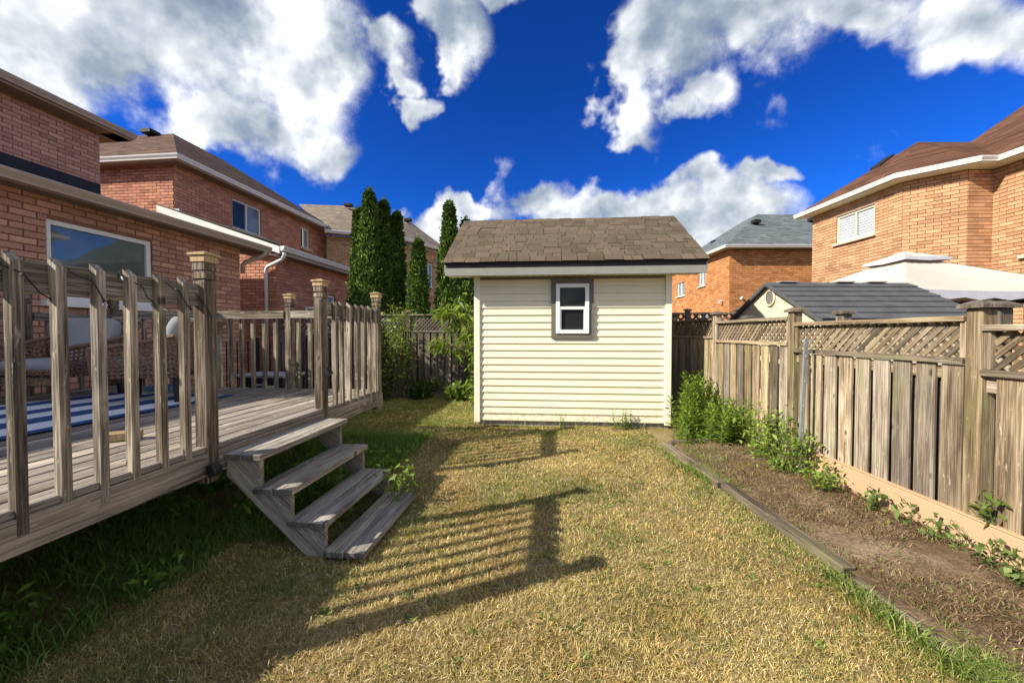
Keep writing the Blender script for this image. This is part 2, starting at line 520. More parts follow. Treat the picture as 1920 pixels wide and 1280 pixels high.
def mat_ground():
    m, t, bs, _ = newmat('lawn_ground')
    pos = t.n('ShaderNodeNewGeometry').outputs['Position']
    n1 = t.noise(pos, 1.3, 4, 0.6)
    n2 = t.noise(pos, 60.0, 4, 0.7)
    n3 = t.noise(t.mapping(pos, (220, 220, 40)), 1.0, 2)
    c = t.ramp(n1, [(0.30, (0.17, 0.135, 0.06)), (0.5, (0.28, 0.21, 0.10)), (0.7, (0.36, 0.28, 0.14))])
    v = t.math('MULTIPLY', t.rng(n2, 0.3, 0.7, 0.6, 1.25), t.rng(n3, 0.3, 0.7, 0.75, 1.2))
    t.put(bs.inputs['Base Color'], t.mix(1.0, c, t.comb(v, v, v), 'MULTIPLY'))
    bs.inputs['Roughness'].default_value = 1.0
    bs.inputs['Specular IOR Level'].default_value = 0.05
    bump(t, bs, n2, 0.8, 0.02)
    m, t, bs, _ = newmat('soil')
    pos = t.n('ShaderNodeNewGeometry').outputs['Position']
    n1 = t.noise(pos, 2.2, 4, 0.6)
    n2 = t.noise(pos, 55.0, 5, 0.7)
    n3 = t.noise(pos, 11.0, 4, 0.6)
    c = t.ramp(n1, [(0.3, (0.13, 0.085, 0.05)), (0.5, (0.21, 0.145, 0.09)), (0.72, (0.34, 0.26, 0.17))])
    v = t.math('MULTIPLY', t.rng(n2, 0.3, 0.7, 0.55, 1.35), t.rng(n3, 0.3, 0.7, 0.75, 1.2))
    t.put(bs.inputs['Base Color'], t.mix(1.0, c, t.comb(v, v, v), 'MULTIPLY'))
    bs.inputs['Roughness'].default_value = 1.0
    bs.inputs['Specular IOR Level'].default_value = 0.05
    bump(t, bs, t.math('ADD', n2, n3), 1.0, 0.02)


mat_ground()

# ------------------------------------------------------------------ building helpers
YAW = R(6.0)
CA, SA = math.cos(YAW), math.sin(YAW)


def W(u, v, z=0.0):
    """yard axes (u across, v away, turned 6 degrees) -> world"""
    return Vector((u * CA + v * SA, -u * SA + v * CA, z))


def link(o):
    COL.objects.link(o)
    return o


def tag(o, label=None, cat=None, group=None, kind=None):
    if label:
        o['label'] = label
    if cat:
        o['category'] = cat
    if group:
        o['group'] = group
    if kind:
        o['kind'] = kind
    return o


def thing(name, label, cat, loc=(0, 0, 0), rz=0.0, group=None):
    o = bpy.data.objects.new(name, None)
    o.empty_display_size = 0.2
    o.location = loc
    o.rotation_euler = (0, 0, rz)
    link(o)
    return tag(o, label, cat, group)


def mk(name, me, mat, parent=None, loc=None, mw=None, kind=None, smooth=False):
    o = bpy.data.objects.new(name, me)
    if mat and not me.materials:
        me.materials.append(MATS[mat])
    if parent:
        o.parent = parent
    if mw is not None:
        o.matrix_basis = mw
    elif loc is not None:
        o.location = loc
    link(o)
    if kind:
        o['kind'] = kind
    if smooth:
        me.polygons.foreach_set('use_smooth', [True] * len(me.polygons))
    return o


def fast_mesh(name, V, F, cols=None):
    """V (n,3), F (m,k) arrays"""
    V = np.asarray(V, np.float32)
    F = np.asarray(F, np.int32)
    me = bpy.data.meshes.new(name)
    me.vertices.add(len(V))
    me.vertices.foreach_set('co', V.ravel())
    k = F.shape[1]
    me.loops.add(F.size)
    me.loops.foreach_set('vertex_index', F.ravel())
    me.polygons.add(len(F))
    me.polygons.foreach_set('loop_start', np.arange(0, F.size, k, dtype=np.int32))
    if cols is not None:
        a = me.color_attributes.new('Col', 'FLOAT_COLOR', 'POINT')
        c4 = np.ones((len(V), 4), np.float32)
        c4[:, :3] = cols
        a.data.foreach_set('color', c4.ravel())
    me.update(calc_edges=True)
    me.validate()
    return me


_boxes = {}


def chamfer_box(sx, sy, sz, c=None, mat=None):
    key = (round(sx, 4), round(sy, 4), round(sz, 4), c, mat)
    if key in _boxes:
        return _boxes[key]
    cc = min(sx, sy, sz) * 0.08 if c is None else c
    h = (sx / 2, sy / 2, sz / 2)
    bm = bmesh.new()
    vs = {}
    for ax in range(3):
        for i in (-1, 1):
            for j in (-1, 1):
                for k in (-1, 1):
                    s = (i, j, k)
                    co = [s[a] * (h[a] if a == ax else h[a] - cc) for a in range(3)]
                    vs[(s, ax)] = bm.verts.new(co)
    for ax in range(3):
        b, c2 = (ax + 1) % 3, (ax + 2) % 3
        for sg in (-1, 1):
            q = []
            for p, r in ((-1, -1), (1, -1), (1, 1), (-1, 1)):
                s = [0, 0, 0]
                s[ax], s[b], s[c2] = sg, p, r
                q.append(vs[(tuple(s), ax)])
            bm.faces.new(q if sg > 0 else q[::-1])
    for a in range(3):
        b = (a + 1) % 3
        c2 = (a + 2) % 3
        for p in (-1, 1):
            for r in (-1, 1):
                s1, s2 = [0] * 3, [0] * 3
                s1[a], s1[b], s1[c2] = p, r, -1
                s2[a], s2[b], s2[c2] = p, r, 1
                s1, s2 = tuple(s1), tuple(s2)
                bm.faces.new([vs[(s1, a)], vs[(s1, b)], vs[(s2, b)], vs[(s2, a)]])
    for i in (-1, 1):
        for j in (-1, 1):
            for k in (-1, 1):
                s = (i, j, k)
                bm.faces.new([vs[(s, 0)], vs[(s, 1)], vs[(s, 2)]])
    bmesh.ops.recalc_face_normals(bm, faces=bm.faces)
    me = bpy.data.meshes.new('block')
    bm.to_mesh(me)
    bm.free()
    if mat:
        me.materials.append(MATS[mat])
    _boxes[key] = me
    return me


def plank(parent, name, a, b, w, t, mat, wdir=(1, 0, 0), roll=0.0, kind=None, c=None):
    """a straight piece from a to b; w along wdir, t across; the grain runs along it"""
    a, b = Vector(a), Vector(b)
    d = b - a
    L = d.length
    zax = d / L
    x = Vector(wdir)
    x = (x - zax * x.dot(zax)).normalized()
    y = zax.cross(x)
    m = Matrix((x, y, zax)).transposed().to_4x4()
    if roll:
        m = m @ Matrix.Rotation(roll, 4, 'Z')
    m.translation = (a + b) / 2
    return mk(name, chamfer_box(w, t, L, c, mat), mat, parent, mw=m, kind=kind)


def block(parent, name, c, size, mat, rz=0.0, cf=None, rx=0.0):
    m = Matrix.Translation(Vector(c)) @ Matrix.Rotation(rz, 4, 'Z') @ Matrix.Rotation(rx, 4, 'X')
    return mk(name, chamfer_box(*size, cf, mat), mat, parent, mw=m)


class MB:
    """collects faces for ONE mesh"""
    def __init__(self):
        self.v, self.f = [], []

    def face(self, pts):
        n = len(self.v)
        self.v += [tuple(p) for p in pts]
        self.f.append(tuple(range(n, n + len(pts))))
        return self

    def box(self, c, s, rz=0.0):
        n = len(self.v)
        co, si = math.cos(rz), math.sin(rz)
        for dz in (-.5, .5):
            for dx, dy in ((-.5, -.5), (.5, -.5), (.5, .5), (-.5, .5)):
                x, y = dx * s[0], dy * s[1]
                self.v.append((c[0] + x * co - y * si, c[1] + x * si + y * co, c[2] + dz * s[2]))
        for q in ((3, 2, 1, 0), (4, 5, 6, 7), (0, 1, 5, 4), (1, 2, 6, 5), (2, 3, 7, 6), (3, 0, 4, 7)):
            self.f.append(tuple(n + i for i in q))
        return self

    def slab(self, poly, th):
        """polygon with thickness downwards"""
        n = len(self.v)
        k = len(poly)
        self.v += [tuple(p) for p in poly] + [(p[0], p[1], p[2] - th) for p in poly]
        self.f.append(tuple(range(n, n + k)))
        self.f.append(tuple(range(n + 2 * k - 1, n + k - 1, -1)))
        for i in range(k):
            j = (i + 1) % k
            self.f.append((n + i, n + k + i, n + k + j, n + j))
        return self

    def prism(self, poly, vec):
        n = len(self.v)
        k = len(poly)
        vec = Vector(vec)
        self.v += [tuple(p) for p in poly] + [tuple(Vector(p) + vec) for p in poly]
        self.f.append(tuple(range(n, n + k)))
        self.f.append(tuple(range(n + 2 * k - 1, n + k - 1, -1)))
        for i in range(k):
            j = (i + 1) % k
            self.f.append((n + i, n + k + i, n + k + j, n + j))
        return self

    def sweep(self, prof, path):
        """profile (out, up) swept along a horizontal path, mitred; out is to the right of travel"""
        path = [Vector(p) for p in path]
        n0 = len(self.v)
        k = len(prof)
        for i, p in enumerate(path):
            d1 = (path[i] - path[i - 1]) if i else (path[1] - path[0])
            d2 = (path[i + 1] - path[i]) if i < len(path) - 1 else d1
            d1, d2 = d1.normalized(), d2.normalized()
            r1 = Vector((d1.y, -d1.x, 0)).normalized()
            r2 = Vector((d2.y, -d2.x, 0)).normalized()
            m = (r1 + r2).normalized()
            m = m / max(0.3, m.dot(r1))
            for o, u in prof:
                self.v.append(tuple(p + m * o + Vector((0, 0, u))))
        for i in range(len(path) - 1):
            for j in range(k):
                a = n0 + i * k + j
                b = n0 + i * k + (j + 1) % k
                self.f.append((a, a + k, b + k, b))
        self.f.append(tuple(n0 + j for j in range(k))[::-1])
        self.f.append(tuple(n0 + (len(path) - 1) * k + j for j in range(k)))
        return self

    def tube(self, path, r, seg=6, close=True):
        path = [Vector(p) for p in path]
        n0 = len(self.v)
        rr = r if isinstance(r, (list, tuple)) else [r] * len(path)
        prev = None
        for i, p in enumerate(path):
            d = (path[min(i + 1, len(path) - 1)] - path[max(i - 1, 0)]).normalized()
            if prev is None:
                x = d.orthogonal().normalized()
            else:
                x = (prev - d * prev.dot(d)).normalized()
            prev = x
            y = d.cross(x)
            for s in range(seg):
                a = 2 * math.pi * s / seg
                self.v.append(tuple(p + (x * math.cos(a) + y * math.sin(a)) * rr[i]))
        for i in range(len(path) - 1):
            for s in range(seg):
                a = n0 + i * seg + s
                b = n0 + i * seg + (s + 1) % seg
                self.f.append((a, b, b + seg, a + seg))
        if close:
            self.f.append(tuple(n0 + s for s in range(seg))[::-1])
            self.f.append(tuple(n0 + (len(path) - 1) * seg + s for s in range(seg)))
        return self

    def build(self, name, mat, parent=None, loc=None, mw=None, kind=None, smooth=False, fix=True):
        me = bpy.data.meshes.new(name)
        me.from_pydata(self.v, [], self.f)
        if fix:
            bm = bmesh.new()
            bm.from_mesh(me)
            bmesh.ops.recalc_face_normals(bm, faces=bm.faces)
            bm.to_mesh(me)
            bm.free()
        me.update()
        return mk(name, me, mat, parent, loc, mw, kind, smooth)


# numpy value noise for scattering
_perm = RNG.random((256, 256))


def vnoise(x, y, s=1.0, oct=3):
    tot, amp, norm = 0.0, 1.0, 0.0
    for o in range(oct):
        xx, yy = x * s + 13.7 * o, y * s + 7.1 * o
        xi, yi = np.floor(xx).astype(int), np.floor(yy).astype(int)
        fx, fy = xx - xi, yy - yi
        fx, fy = fx * fx * (3 - 2 * fx), fy * fy * (3 - 2 * fy)
        g = lambda a, b: _perm[a % 256, b % 256]
        v = (g(xi, yi) * (1 - fx) + g(xi + 1, yi) * fx) * (1 - fy) + (g(xi, yi + 1) * (1 - fx) + g(xi + 1, yi + 1) * fx) * fy
        tot = tot + v * amp
        norm += amp
        amp *= 0.5
        s *= 2.0
    return tot / norm


def kites(P, D, S, L, Wd, droop=None):
    """leaves: base P, direction D, side S, length L, width Wd -> verts, tri faces (folded kite)"""
    n = len(P)
    L = np.asarray(L).reshape(-1, 1) * np.ones((n, 1))
    Wd = np.asarray(Wd).reshape(-1, 1) * np.ones((n, 1))
    D = D / np.linalg.norm(D, axis=1, keepdims=True)
    S = S - D * (S * D).sum(1, keepdims=True)
    S = S / (np.linalg.norm(S, axis=1, keepdims=True) + 1e-9)
    N = np.cross(D, S)
    mid = P + D * L * 0.45
    tip = P + D * L
    if droop is not None:
        tip = tip - np.array([[0, 0, 1.0]]) * L * np.asarray(droop).reshape(-1, 1)
    V = np.stack([P, mid + S * Wd * 0.5 + N * Wd * 0.12, tip, mid - S * Wd * 0.5 + N * Wd * 0.12], 1).reshape(-1, 3)
    b = np.arange(n)[:, None] * 4
    F = np.concatenate([b + [[0, 1, 2]], b + [[0, 2, 3]]], 0)
    return V, F


def unit(n):
    a = RNG.normal(size=(n, 3))
    return a / np.linalg.norm(a, axis=1, keepdims=True)


def rep(c, k):
    return np.repeat(c, k, axis=0)


# ------------------------------------------------------------------ ground
def ground_z(x, y):
    near = np.clip(1 - np.maximum(np.abs(x) - 6, 0) / 6, 0, 1) * np.clip(1 - np.maximum(y - 9, 0) / 4, 0, 1)
    return (vnoise(x + 40, y + 40, 0.9, 2) - 0.5) * 0.05 * near


def build_ground():
    xs = np.unique(np.concatenate([np.arange(-8, 6.01, 0.12), np.array([-600, -200, -80, -40, -20, -12, 10, 16, 25, 40, 80, 200, 600])]))
    ys = np.unique(np.concatenate([np.arange(0.0, 12.01, 0.12), np.array([-600, -200, -60, -20, -8, -3, -1, 16, 22, 30, 45, 80, 200, 700])]))
    X, Y = np.meshgrid(xs, ys)
    Z = ground_z(X, Y)
    V = np.stack([X, Y, Z], -1).reshape(-1, 3)
    nx = len(xs)
    i, j = np.meshgrid(np.arange(nx - 1), np.arange(len(ys) - 1))
    a = (j * nx + i).ravel()
    F = np.stack([a, a + 1, a + nx + 1, a + nx], 1)
    me = fast_mesh('ground', V, F)
    o = mk('ground', me, 'lawn_ground', smooth=True)
    tag(o, 'dry lawn and bare ground of the back yard', None, None, 'structure')
    # raised soil bed between the timber edging and the right fence
    xs = np.arange(2.05, 3.06, 0.05)
    ys = np.arange(-1.0, 5.05, 0.05)
    X, Y = np.meshgrid(xs, ys)
    Z = 0.055 + 0.05 * np.clip((X - 2.05) / 0.5, 0, 1) + (vnoise(X, Y, 5.0, 3) - 0.5) * 0.05
    V = np.stack([X + (Y - 2.5) * 0.012, Y, Z], -1).reshape(-1, 3)
    nx = len(xs)
    i, j = np.meshgrid(np.arange(nx - 1), np.arange(len(ys) - 1))
    a = (j * nx + i).ravel()
    F = np.stack([a, a + 1, a + nx + 1, a + nx], 1)
    o = mk('garden_soil', fast_mesh('garden_soil', V, F), 'soil', smooth=True)
    tag(o, 'bare brown soil of the garden bed along the fence', None, None, 'structure')


build_ground()


# ------------------------------------------------------------------ houses
TH = math.atan(15 / 720.0)


def project(p):
    q = Vector(p) - Vector((0, 0, EYE))
    zc = q.y * math.cos(TH) - q.z * math.sin(TH)
    if zc < 0.2:
        return None
    return 960 + 720 * q.x / zc, 640 - 720 * (q.y * math.sin(TH) + q.z * math.cos(TH)) / zc


class House:
    def __init__(self, label, origin, rz, bmat, mmat, course=0.09, blen=0.27, parts=300):
        self.root = thing('brick_house', label, 'house', origin, rz, 'brick houses around the yard')
        self.mw = Matrix.Translation(Vector(origin)) @ Matrix.Rotation(rz, 4, 'Z')
        self.inv = self.mw.inverted()
        self.back = MB()
        self.bricks = []
        self.bm, self.mm = bmat, mmat
        self.c, self.bl, self.np = course, blen, parts

    def wall(self, p0, p1, z0, z1, holes=(), bricks_from=0.0):
        p0, p1 = Vector((p0[0], p0[1])), Vector((p1[0], p1[1]))
        L = (p1 - p0).length
        d = (p1 - p0) / L
        ang = math.atan2(d.y, d.x)
        n = Vector((d.y, -d.x))
        ss = sorted({0.0, L, *[h[0] for h in holes], *[h[1] for h in holes]})
        zs = sorted({z0, z1, *[h[2] for h in holes], *[h[3] for h in holes]})
        for i in range(len(ss) - 1):
            for j in range(len(zs) - 1):
                sm, zm = (ss[i] + ss[i + 1]) / 2, (zs[j] + zs[j + 1]) / 2
                if any(h[0] < sm < h[1] and h[2] < zm < h[3] for h in holes):
                    continue
                a, b = p0 + d * ss[i], p0 + d * ss[i + 1]
                self.back.face([(a.x, a.y, zs[j]), (b.x, b.y, zs[j]), (b.x, b.y, zs[j + 1]), (a.x, a.y, zs[j + 1])])
        for h in holes:      # brick reveals of the openings
            for s in (h[0], h[1]):
                a = p0 + d * s
                b = a - n * 0.12
                self.back.face([(a.x, a.y, h[2]), (b.x, b.y, h[2]), (b.x, b.y, h[3]), (a.x, a.y, h[3])])
            a, b = p0 + d * h[0], p0 + d * h[1]
            for z in (h[2], h[3]):
                self.back.face([(a.x, a.y, z), (b.x, b.y, z), (b.x - n.x * .12, b.y - n.y * .12, z), (a.x - n.x * .12, a.y - n.y * .12, z)])
        row = 0
        z = max(z0, bricks_from)
        while z + self.c < z1 + 0.03:
            zc = z + self.c / 2
            s = -self.bl * (0.5 if row % 2 else 0.0)
            spans = [(0.0, L)]
            for h in holes:
                if h[2] - 0.02 < zc < h[3] + 0.02:
                    spans = [q for a, b in spans for q in ((a, min(b, h[0])), (max(a, h[1]), b)) if q[1] - q[0] > 0.02]
            while s < L:
                for a, b in spans:
                    lo, hi = max(s + 0.008, a), min(s + self.bl - 0.008, b)
                    if hi - lo > 0.03:
                        c = p0 + d * (lo + hi) / 2 + n * random.uniform(-0.002, 0.002)
                        self.bricks.append((Vector((c.x, c.y, zc)), ang, hi - lo, n))
                s += self.bl
            z += self.c
            row += 1

    def finish(self):
        self.back.build('wall', self.mm, self.root, fix=False)
        bh, bd = self.c - 0.016, 0.03
        seen, rest = [], []
        for b in self.bricks:
            w = self.mw @ b[0]
            q = project(w)
            nw = self.mw.to_3x3() @ Vector((b[3].x, b[3].y, 0))
            vis = q and -20 < q[0] < 1940 and -20 < q[1] < 700 and nw.dot(w - Vector((0, 0, EYE))) < 0
            (seen if vis else rest).append((w.length, b))
        seen.sort(key=lambda t: t[0])
        full = self.bl - 0.016
        me = chamfer_box(full, bd, bh, 0.004, self.bm)
        for _, (c, ang, ln, n) in seen[:self.np]:
            o = mk('brick', me, self.bm, self.root, mw=Matrix.Translation(c) @ Matrix.Rotation(ang + random.uniform(-.004, .004), 4, 'Z') @ Matrix.Diagonal((ln / full, 1, 1, 1)))
        m = MB()
        for _, (c, ang, ln, n) in seen[self.np:] + rest:
            m.box(c, (ln, bd, bh), ang)
        if m.v:
            m.build('brickwork', self.bm, self.root, kind='stuff', fix=False)

    def window(self, p0, p1, s0, s1, z0, z1, splits=(0.5,), gl='glass_dark', fr='white_vinyl', sill='stone_sill', fw=0.055, rec=0.07, header=0.0, slats=False, panemats=None):
        p0, p1 = Vector((p0[0], p0[1])), Vector((p1[0], p1[1]))
        d = (p1 - p0).normalized()
        n = Vector((d.y, -d.x))
        ang = math.atan2(d.y, d.x)

        def P(s, out, z):
            q = p0 + d * s + n * out
            return (q.x, q.y, z)
        m = MB()
        w, h = s1 - s0, z1 - z0
        for a in (s0 + fw / 2, s1 - fw / 2):
            m.box(P(a, -rec, (z0 + z1) / 2), (fw, 0.07, h), ang)
        for z in (z0 + fw / 2, z1 - fw / 2):
            m.box(P((s0 + s1) / 2, -rec, z), (w - 2 * fw, 0.068, fw), ang)
        for q in splits:
            m.box(P(s0 + w * q, -rec + 0.004, (z0 + z1) / 2), (fw * 0.9, 0.06, h - 2 * fw), ang)
        win = m.build('window', fr, self.root)
        ed = [0.0, *splits, 1.0]
        for i in range(len(ed) - 1):
            a, b = s0 + w * ed[i] + fw * .6, s0 + w * ed[i + 1] - fw * .6
            g = (panemats or [gl] * 9)[i]
            MB().box(P((a + b) / 2, -rec - 0.012, (z0 + z1) / 2), (b - a, 0.008, h - 1.4 * fw), ang).build('pane', g, win)
            if slats:
                sl = MB()
                z = z0 + fw + 0.04
                while z < z1 - fw - 0.02:
                    sl.box(P((a + b) / 2, -rec - 0.004, z), (b - a - 0.10, 0.006, 0.05), ang)
                    z += 0.092
                sl.build('shutter_slats', 'white_vinyl', win)
        if sill:
            MB().box(P((s0 + s1) / 2, 0.0, z0 - 0.045), (w + 0.16, 0.22, 0.085), ang).build('sill', sill, win)
        if header:
            MB().box(P((s0 + s1) / 2, -0.02, z1 + header / 2), (w, 0.06, header - 0.004), ang).build('header_panel', 'tan_metal', win)
        return win

    def gutter(self, path, mat='white_metal'):
        prof = [(0.0, -0.075), (0.0, 0.055), (0.012, 0.06), (0.105, 0.06), (0.125, 0.045), (0.118, 0.015), (0.085, -0.045), (0.08, -0.075)]
        return MB().sweep(prof, path).build('gutter', mat, self.root)

    def fascia(self, path, mat, h=0.16):
        return MB().sweep([(-0.03, -h / 2 - 0.03), (-0.03, h / 2 - 0.06), (-0.002, h / 2 - 0.06), (-0.002, -h / 2 - 0.03)], path).build('fascia', mat, self.root)

    def soffit(self, polys, mat='brown_soffit'):
        m = MB()
        for p in polys:
            m.slab(p, 0.012)
        return m.build('soffit', mat, self.root)

    def roof(self, polys, mat, th=0.035):
        m = MB()
        for p in polys:
            m.slab(p, th)
        return m.build('roof', mat, self.root)


def loc2(origin_uv):
    ou, ov = origin_uv
    return lambda u, v, z=None: (u - ou, v - ov) if z is None else (u - ou, v - ov, z)


def house_near_left():
    o = (-7.2, 8.2)
    H = House('rose brick house with wide picture window beside the deck, cut by the photo edge', W(*o), -YAW, 'brick_rose', 'mortar_red', 0.094, 0.285)
    l = loc2(o)
    v0 = -6.0
    win = (4.79 - v0, 6.25 - v0, 1.98, 3.15)
    H.wall(l(-7.2, v0), l(-7.2, 8.2), 0, 3.46, [win])
    H.wall(l(-7.2, 8.2), l(-11.0, 8.2), 0, 3.46)
    H.wall(l(-12, v0), l(-7.2, v0), 0, 3.46)
    H.wall(l(-11.0, v0), l(-11.0, 8.35), 4.9, 6.36)
    H.wall(l(-11.0, 8.35), l(-19.0, 8.35), 0, 6.36)
    H.wall(l(-19, v0), l(-11.0, v0), 3.4, 6.36)
    H.window(l(-7.2, v0), l(-7.2, 8.2), *win, splits=(), gl='glass_window', sill='white_vinyl', fw=0.07, rec=0.06)
    # lower roof, gutter, soffit
    H.roof([[l(-6.78, v0 - .4, 3.565), l(-6.78, 8.62, 3.565), l(-11.0, 8.45, 4.84), l(-11.0, v0 - .4, 4.84)]], 'roof_brown')
    H.gutter([l(-6.80, v0 - .4, 3.50), l(-6.80, 8.60, 3.50)], 'tan_metal')
    H.fascia([l(-6.80, v0 - .4, 3.53), l(-6.80, 8.60, 3.53)], 'tan_metal')
    H.soffit([[l(-7.2, v0, 3.46), l(-6.83, v0, 3.46), l(-6.83, 8.58, 3.46), l(-7.2, 8.58, 3.46)]])
    MB().box(l(-10.95, 1.1, 4.98), (0.08, 14.4, 0.26)).build('flashing', 'flashing', H.root)
    # downspout elbow at the wing's end
    MB().tube([l(-6.74, 8.45, 3.47), l(-6.74, 8.44, 3.38), l(-6.80, 8.40, 3.30), l(-7.1, 8.27, 3.16), l(-7.16, 8.26, 3.08), l(-7.16, 8.26, 2.9)], 0.05, 8).build('downspout', 'tan_metal', H.root, smooth=True)
    # upper roof
    e = -10.55
    zt = 6.55
    rid = (-14.6, 8.80 - 4.0)
    H.roof([[l(e, v0 - .4, zt), l(e, 8.80, zt), l(rid[0], rid[1], zt + 2.05), l(rid[0], v0 + 4, zt + 2.05)],
            [l(e, 8.80, zt), l(-19.2, 8.80, zt), l(rid[0], rid[1], zt + 2.05)],
            [l(-19.2, v0 - .4, zt), l(e, v0 - .4, zt), l(rid[0], v0 + 4, zt + 2.05)]], 'roof_brown')
    H.gutter([l(e - .03, v0 - .4, zt - .08), l(e - .03, 8.78, zt - .08)], 'tan_metal')
    H.fascia([l(e - .03, v0 - .4, zt - .08), l(e - .03, 8.78, zt - .08), l(-19.2, 8.78, zt - .08)][::1], 'tan_metal')
    so = MB()
    v = v0
    while v < 8.7:                        # vented soffit panels, each a strip
        v2 = min(v + 0.40, 8.76)
        so.slab([l(-11.0, v, 6.37), l(e - .06, v, 6.37), l(e - .06, v2 - .012, 6.37), l(-11.0, v2 - .012, 6.37)], 0.01)
        v += 0.40
    so.slab([l(-19, 8.35, 6.368), l(e - .06, 8.35, 6.368), l(e - .06, 8.76, 6.368), l(-19, 8.76, 6.368)], 0.008)
    so.build('soffit', 'brown_soffit', H.root, kind='stuff')
    for k in range(3):
        MB().slab([l(-10.72, 4.9 + k * .5, zt + .24), l(-10.72, 5.38 + k * .5, zt + .24), l(-11.25, 5.38 + k * .5, zt + .54), l(-11.25, 4.9 + k * .5, zt + .54)], 0.16).build('roof_vent', 'vent_dark', H.root)
    H.finish()


def house_mid_left():
    o = (-7.9, 10.3)
    H = House('red brick house with sunlit white rake board and white downspout', W(*o), -YAW, 'brick_red', 'mortar_red')
    l = loc2(o)
    wa, wb = (2.07, 3.41, 5.20, 6.22), (5.72, 6.33, 5.34, 6.22)
    H.wall(l(-18, 10.3), l(-11.1, 10.3), 0, 6.45)
    H.wall(l(-11.1, 10.3), l(-11.1, 18.0), 3.6, 6.45, [wa, wb])
    p0, p1 = l(-11.1, 10.3), l(-11.1, 18.0)
    H.window(p0, p1, *wa, splits=(0.5,), panemats=['glass_dark', 'glass_sky'], header=0.22)
    H.window(p0, p1, *wb, splits=(0.45,), panemats=['glass_dark', 'glass_sky'], header=0.22)
    H.wall(l(-11.1, 10.3), l(-7.9, 10.3), 0, 3.78)
    lw = (1.85, 2.35, 1.6, 2.95)
    lw2 = (2.55, 3.0, 1.1, 2.85)
    H.wall(l(-7.9, 10.3), l(-7.9, 14.3), 0, 3.78, [lw, lw2])
    H.window(l(-7.9, 10.3), l(-7.9, 14.3), *lw, splits=(), gl='glass_sky', sill='stone_sill')
    H.window(l(-7.9, 10.3), l(-7.9, 14.3), *lw2, splits=(), gl='glass_sky', sill='stone_sill')
    H.wall(l(-7.9, 14.3), l(-11.1, 14.3), 0, 3.78)
    H.wall(l(-11.1, 18.0), l(-18, 18.0), 0, 6.45)
    # gable triangle under the rake
    H.back.face([(*l(-11.1, 10.3), 3.78), (*l(-7.9, 10.3), 3.78), (*l(-11.1, 10.3), 4.75)])
    H.roof([[l(-7.46, 9.95, 3.95), l(-7.46, 14.4, 3.95), l(-11.1, 14.4, 5.16), l(-11.1, 9.95, 5.16)]], 'roof_brown')
    n = Vector((l(-11.25, 9.92, 5.17)))
    q = Vector((l(-7.5, 9.92, 3.90)))
    MB().prism([n, q, q - Vector((0, 0, .19)), n - Vector((0, 0, .19))], (0, 0.03, 0)).build('rake_board', 'white_metal', H.root)
    MB().prism([n + Vector((-.1, -.01, .07)), q + Vector((.06, -.01, .07)), q + Vector((.06, -.01, .035)), n + Vector((-.1, -.01, .035))], (0, 0.06, 0)).build('drip_edge', 'flashing', H.root)
    H.soffit([[l(-11.1, 9.96, 4.80), l(-7.5, 9.96, 3.62), l(-7.5, 10.29, 3.62), l(-11.1, 10.29, 4.80)]], 'brown_soffit')
    H.gutter([l(-7.48, 9.93, 3.86), l(-7.48, 14.4, 3.86)])
    H.fascia([l(-7.48, 9.95, 3.80), l(-7.48, 14.4, 3.80)], 'tan_metal')
    H.soffit([[l(-7.9, 9.96, 3.70), l(-7.52, 9.96, 3.70), l(-7.52, 14.4, 3.70), l(-7.9, 14.4, 3.70)]], 'brown_soffit')
    MB().tube([l(-7.42, 10.0, 3.74), l(-7.42, 10.0, 3.66), l(-7.50, 10.03, 3.56), l(-8.05, 10.18, 3.40), l(-8.13, 10.21, 3.33), l(-8.15, 10.23, 3.22), l(-8.15, 10.23, 0.2)], 0.05, 8).build('downspout', 'white_metal', H.root, smooth=True)
    block(H.root, 'flashing', l(-10.95, 10.22, 5.05), (0.3, 0.1, 0.16), 'galvanised')
    zt = 6.62
    e, f = -10.65, 10.0
    a, b = (-14.0, 13.0, 8.9), (-14.0, 15.2, 8.9)
    H.roof([[l(-18.4, f, zt), l(e, f, zt), l(*a), l(-18.4, 13.0, 8.9)],
            [l(e, f, zt), l(e, 18.05, zt), l(*b), l(*a)],
            [l(e, 18.05, zt), l(-18.4, 18.05, zt), l(-18.4, 15.2, 8.9), l(*b)]], 'roof_brown')
    H.gutter([l(-18.4, f + .02, zt - .07), l(e - .02, f + .02, zt - .07), l(e - .02, 18.05, zt - .07)])
    H.fascia([l(-18.4, f + .02, zt - .07), l(e - .02, f + .02, zt - .07), l(e - .02, 18.05, zt - .07)], 'tan_metal')
    H.soffit([[l(-18.4, f + .05, 6.46), l(e - .05, f + .05, 6.46), l(-11.1, 10.3, 6.46), l(-18.4, 10.3, 6.46)],
              [l(e - .05, f + .05, 6.46), l(e - .05, 18.0, 6.46), l(-11.1, 18.0, 6.46), l(-11.1, 10.3, 6.46)]])
    MB().tube([l(-10.6, 17.9, 6.5), l(-10.62, 17.9, 6.4), l(-11.0, 17.85, 6.2), l(-11.04, 17.85, 6.0), l(-11.04, 17.85, 4.6)], 0.045, 8).build('downspout', 'tan_metal', H.root, smooth=True)
    block(H.root, 'roof_vent', l(-14.65, 12.75, 8.84), (0.42, 0.4, 0.14), 'vent_dark')
    H.finish()
    k = 1.08
    H.root.scale = (k, k, k)
    H.root.location = (H.root.location.x * k, H.root.location.y * k, EYE * (1 - k))


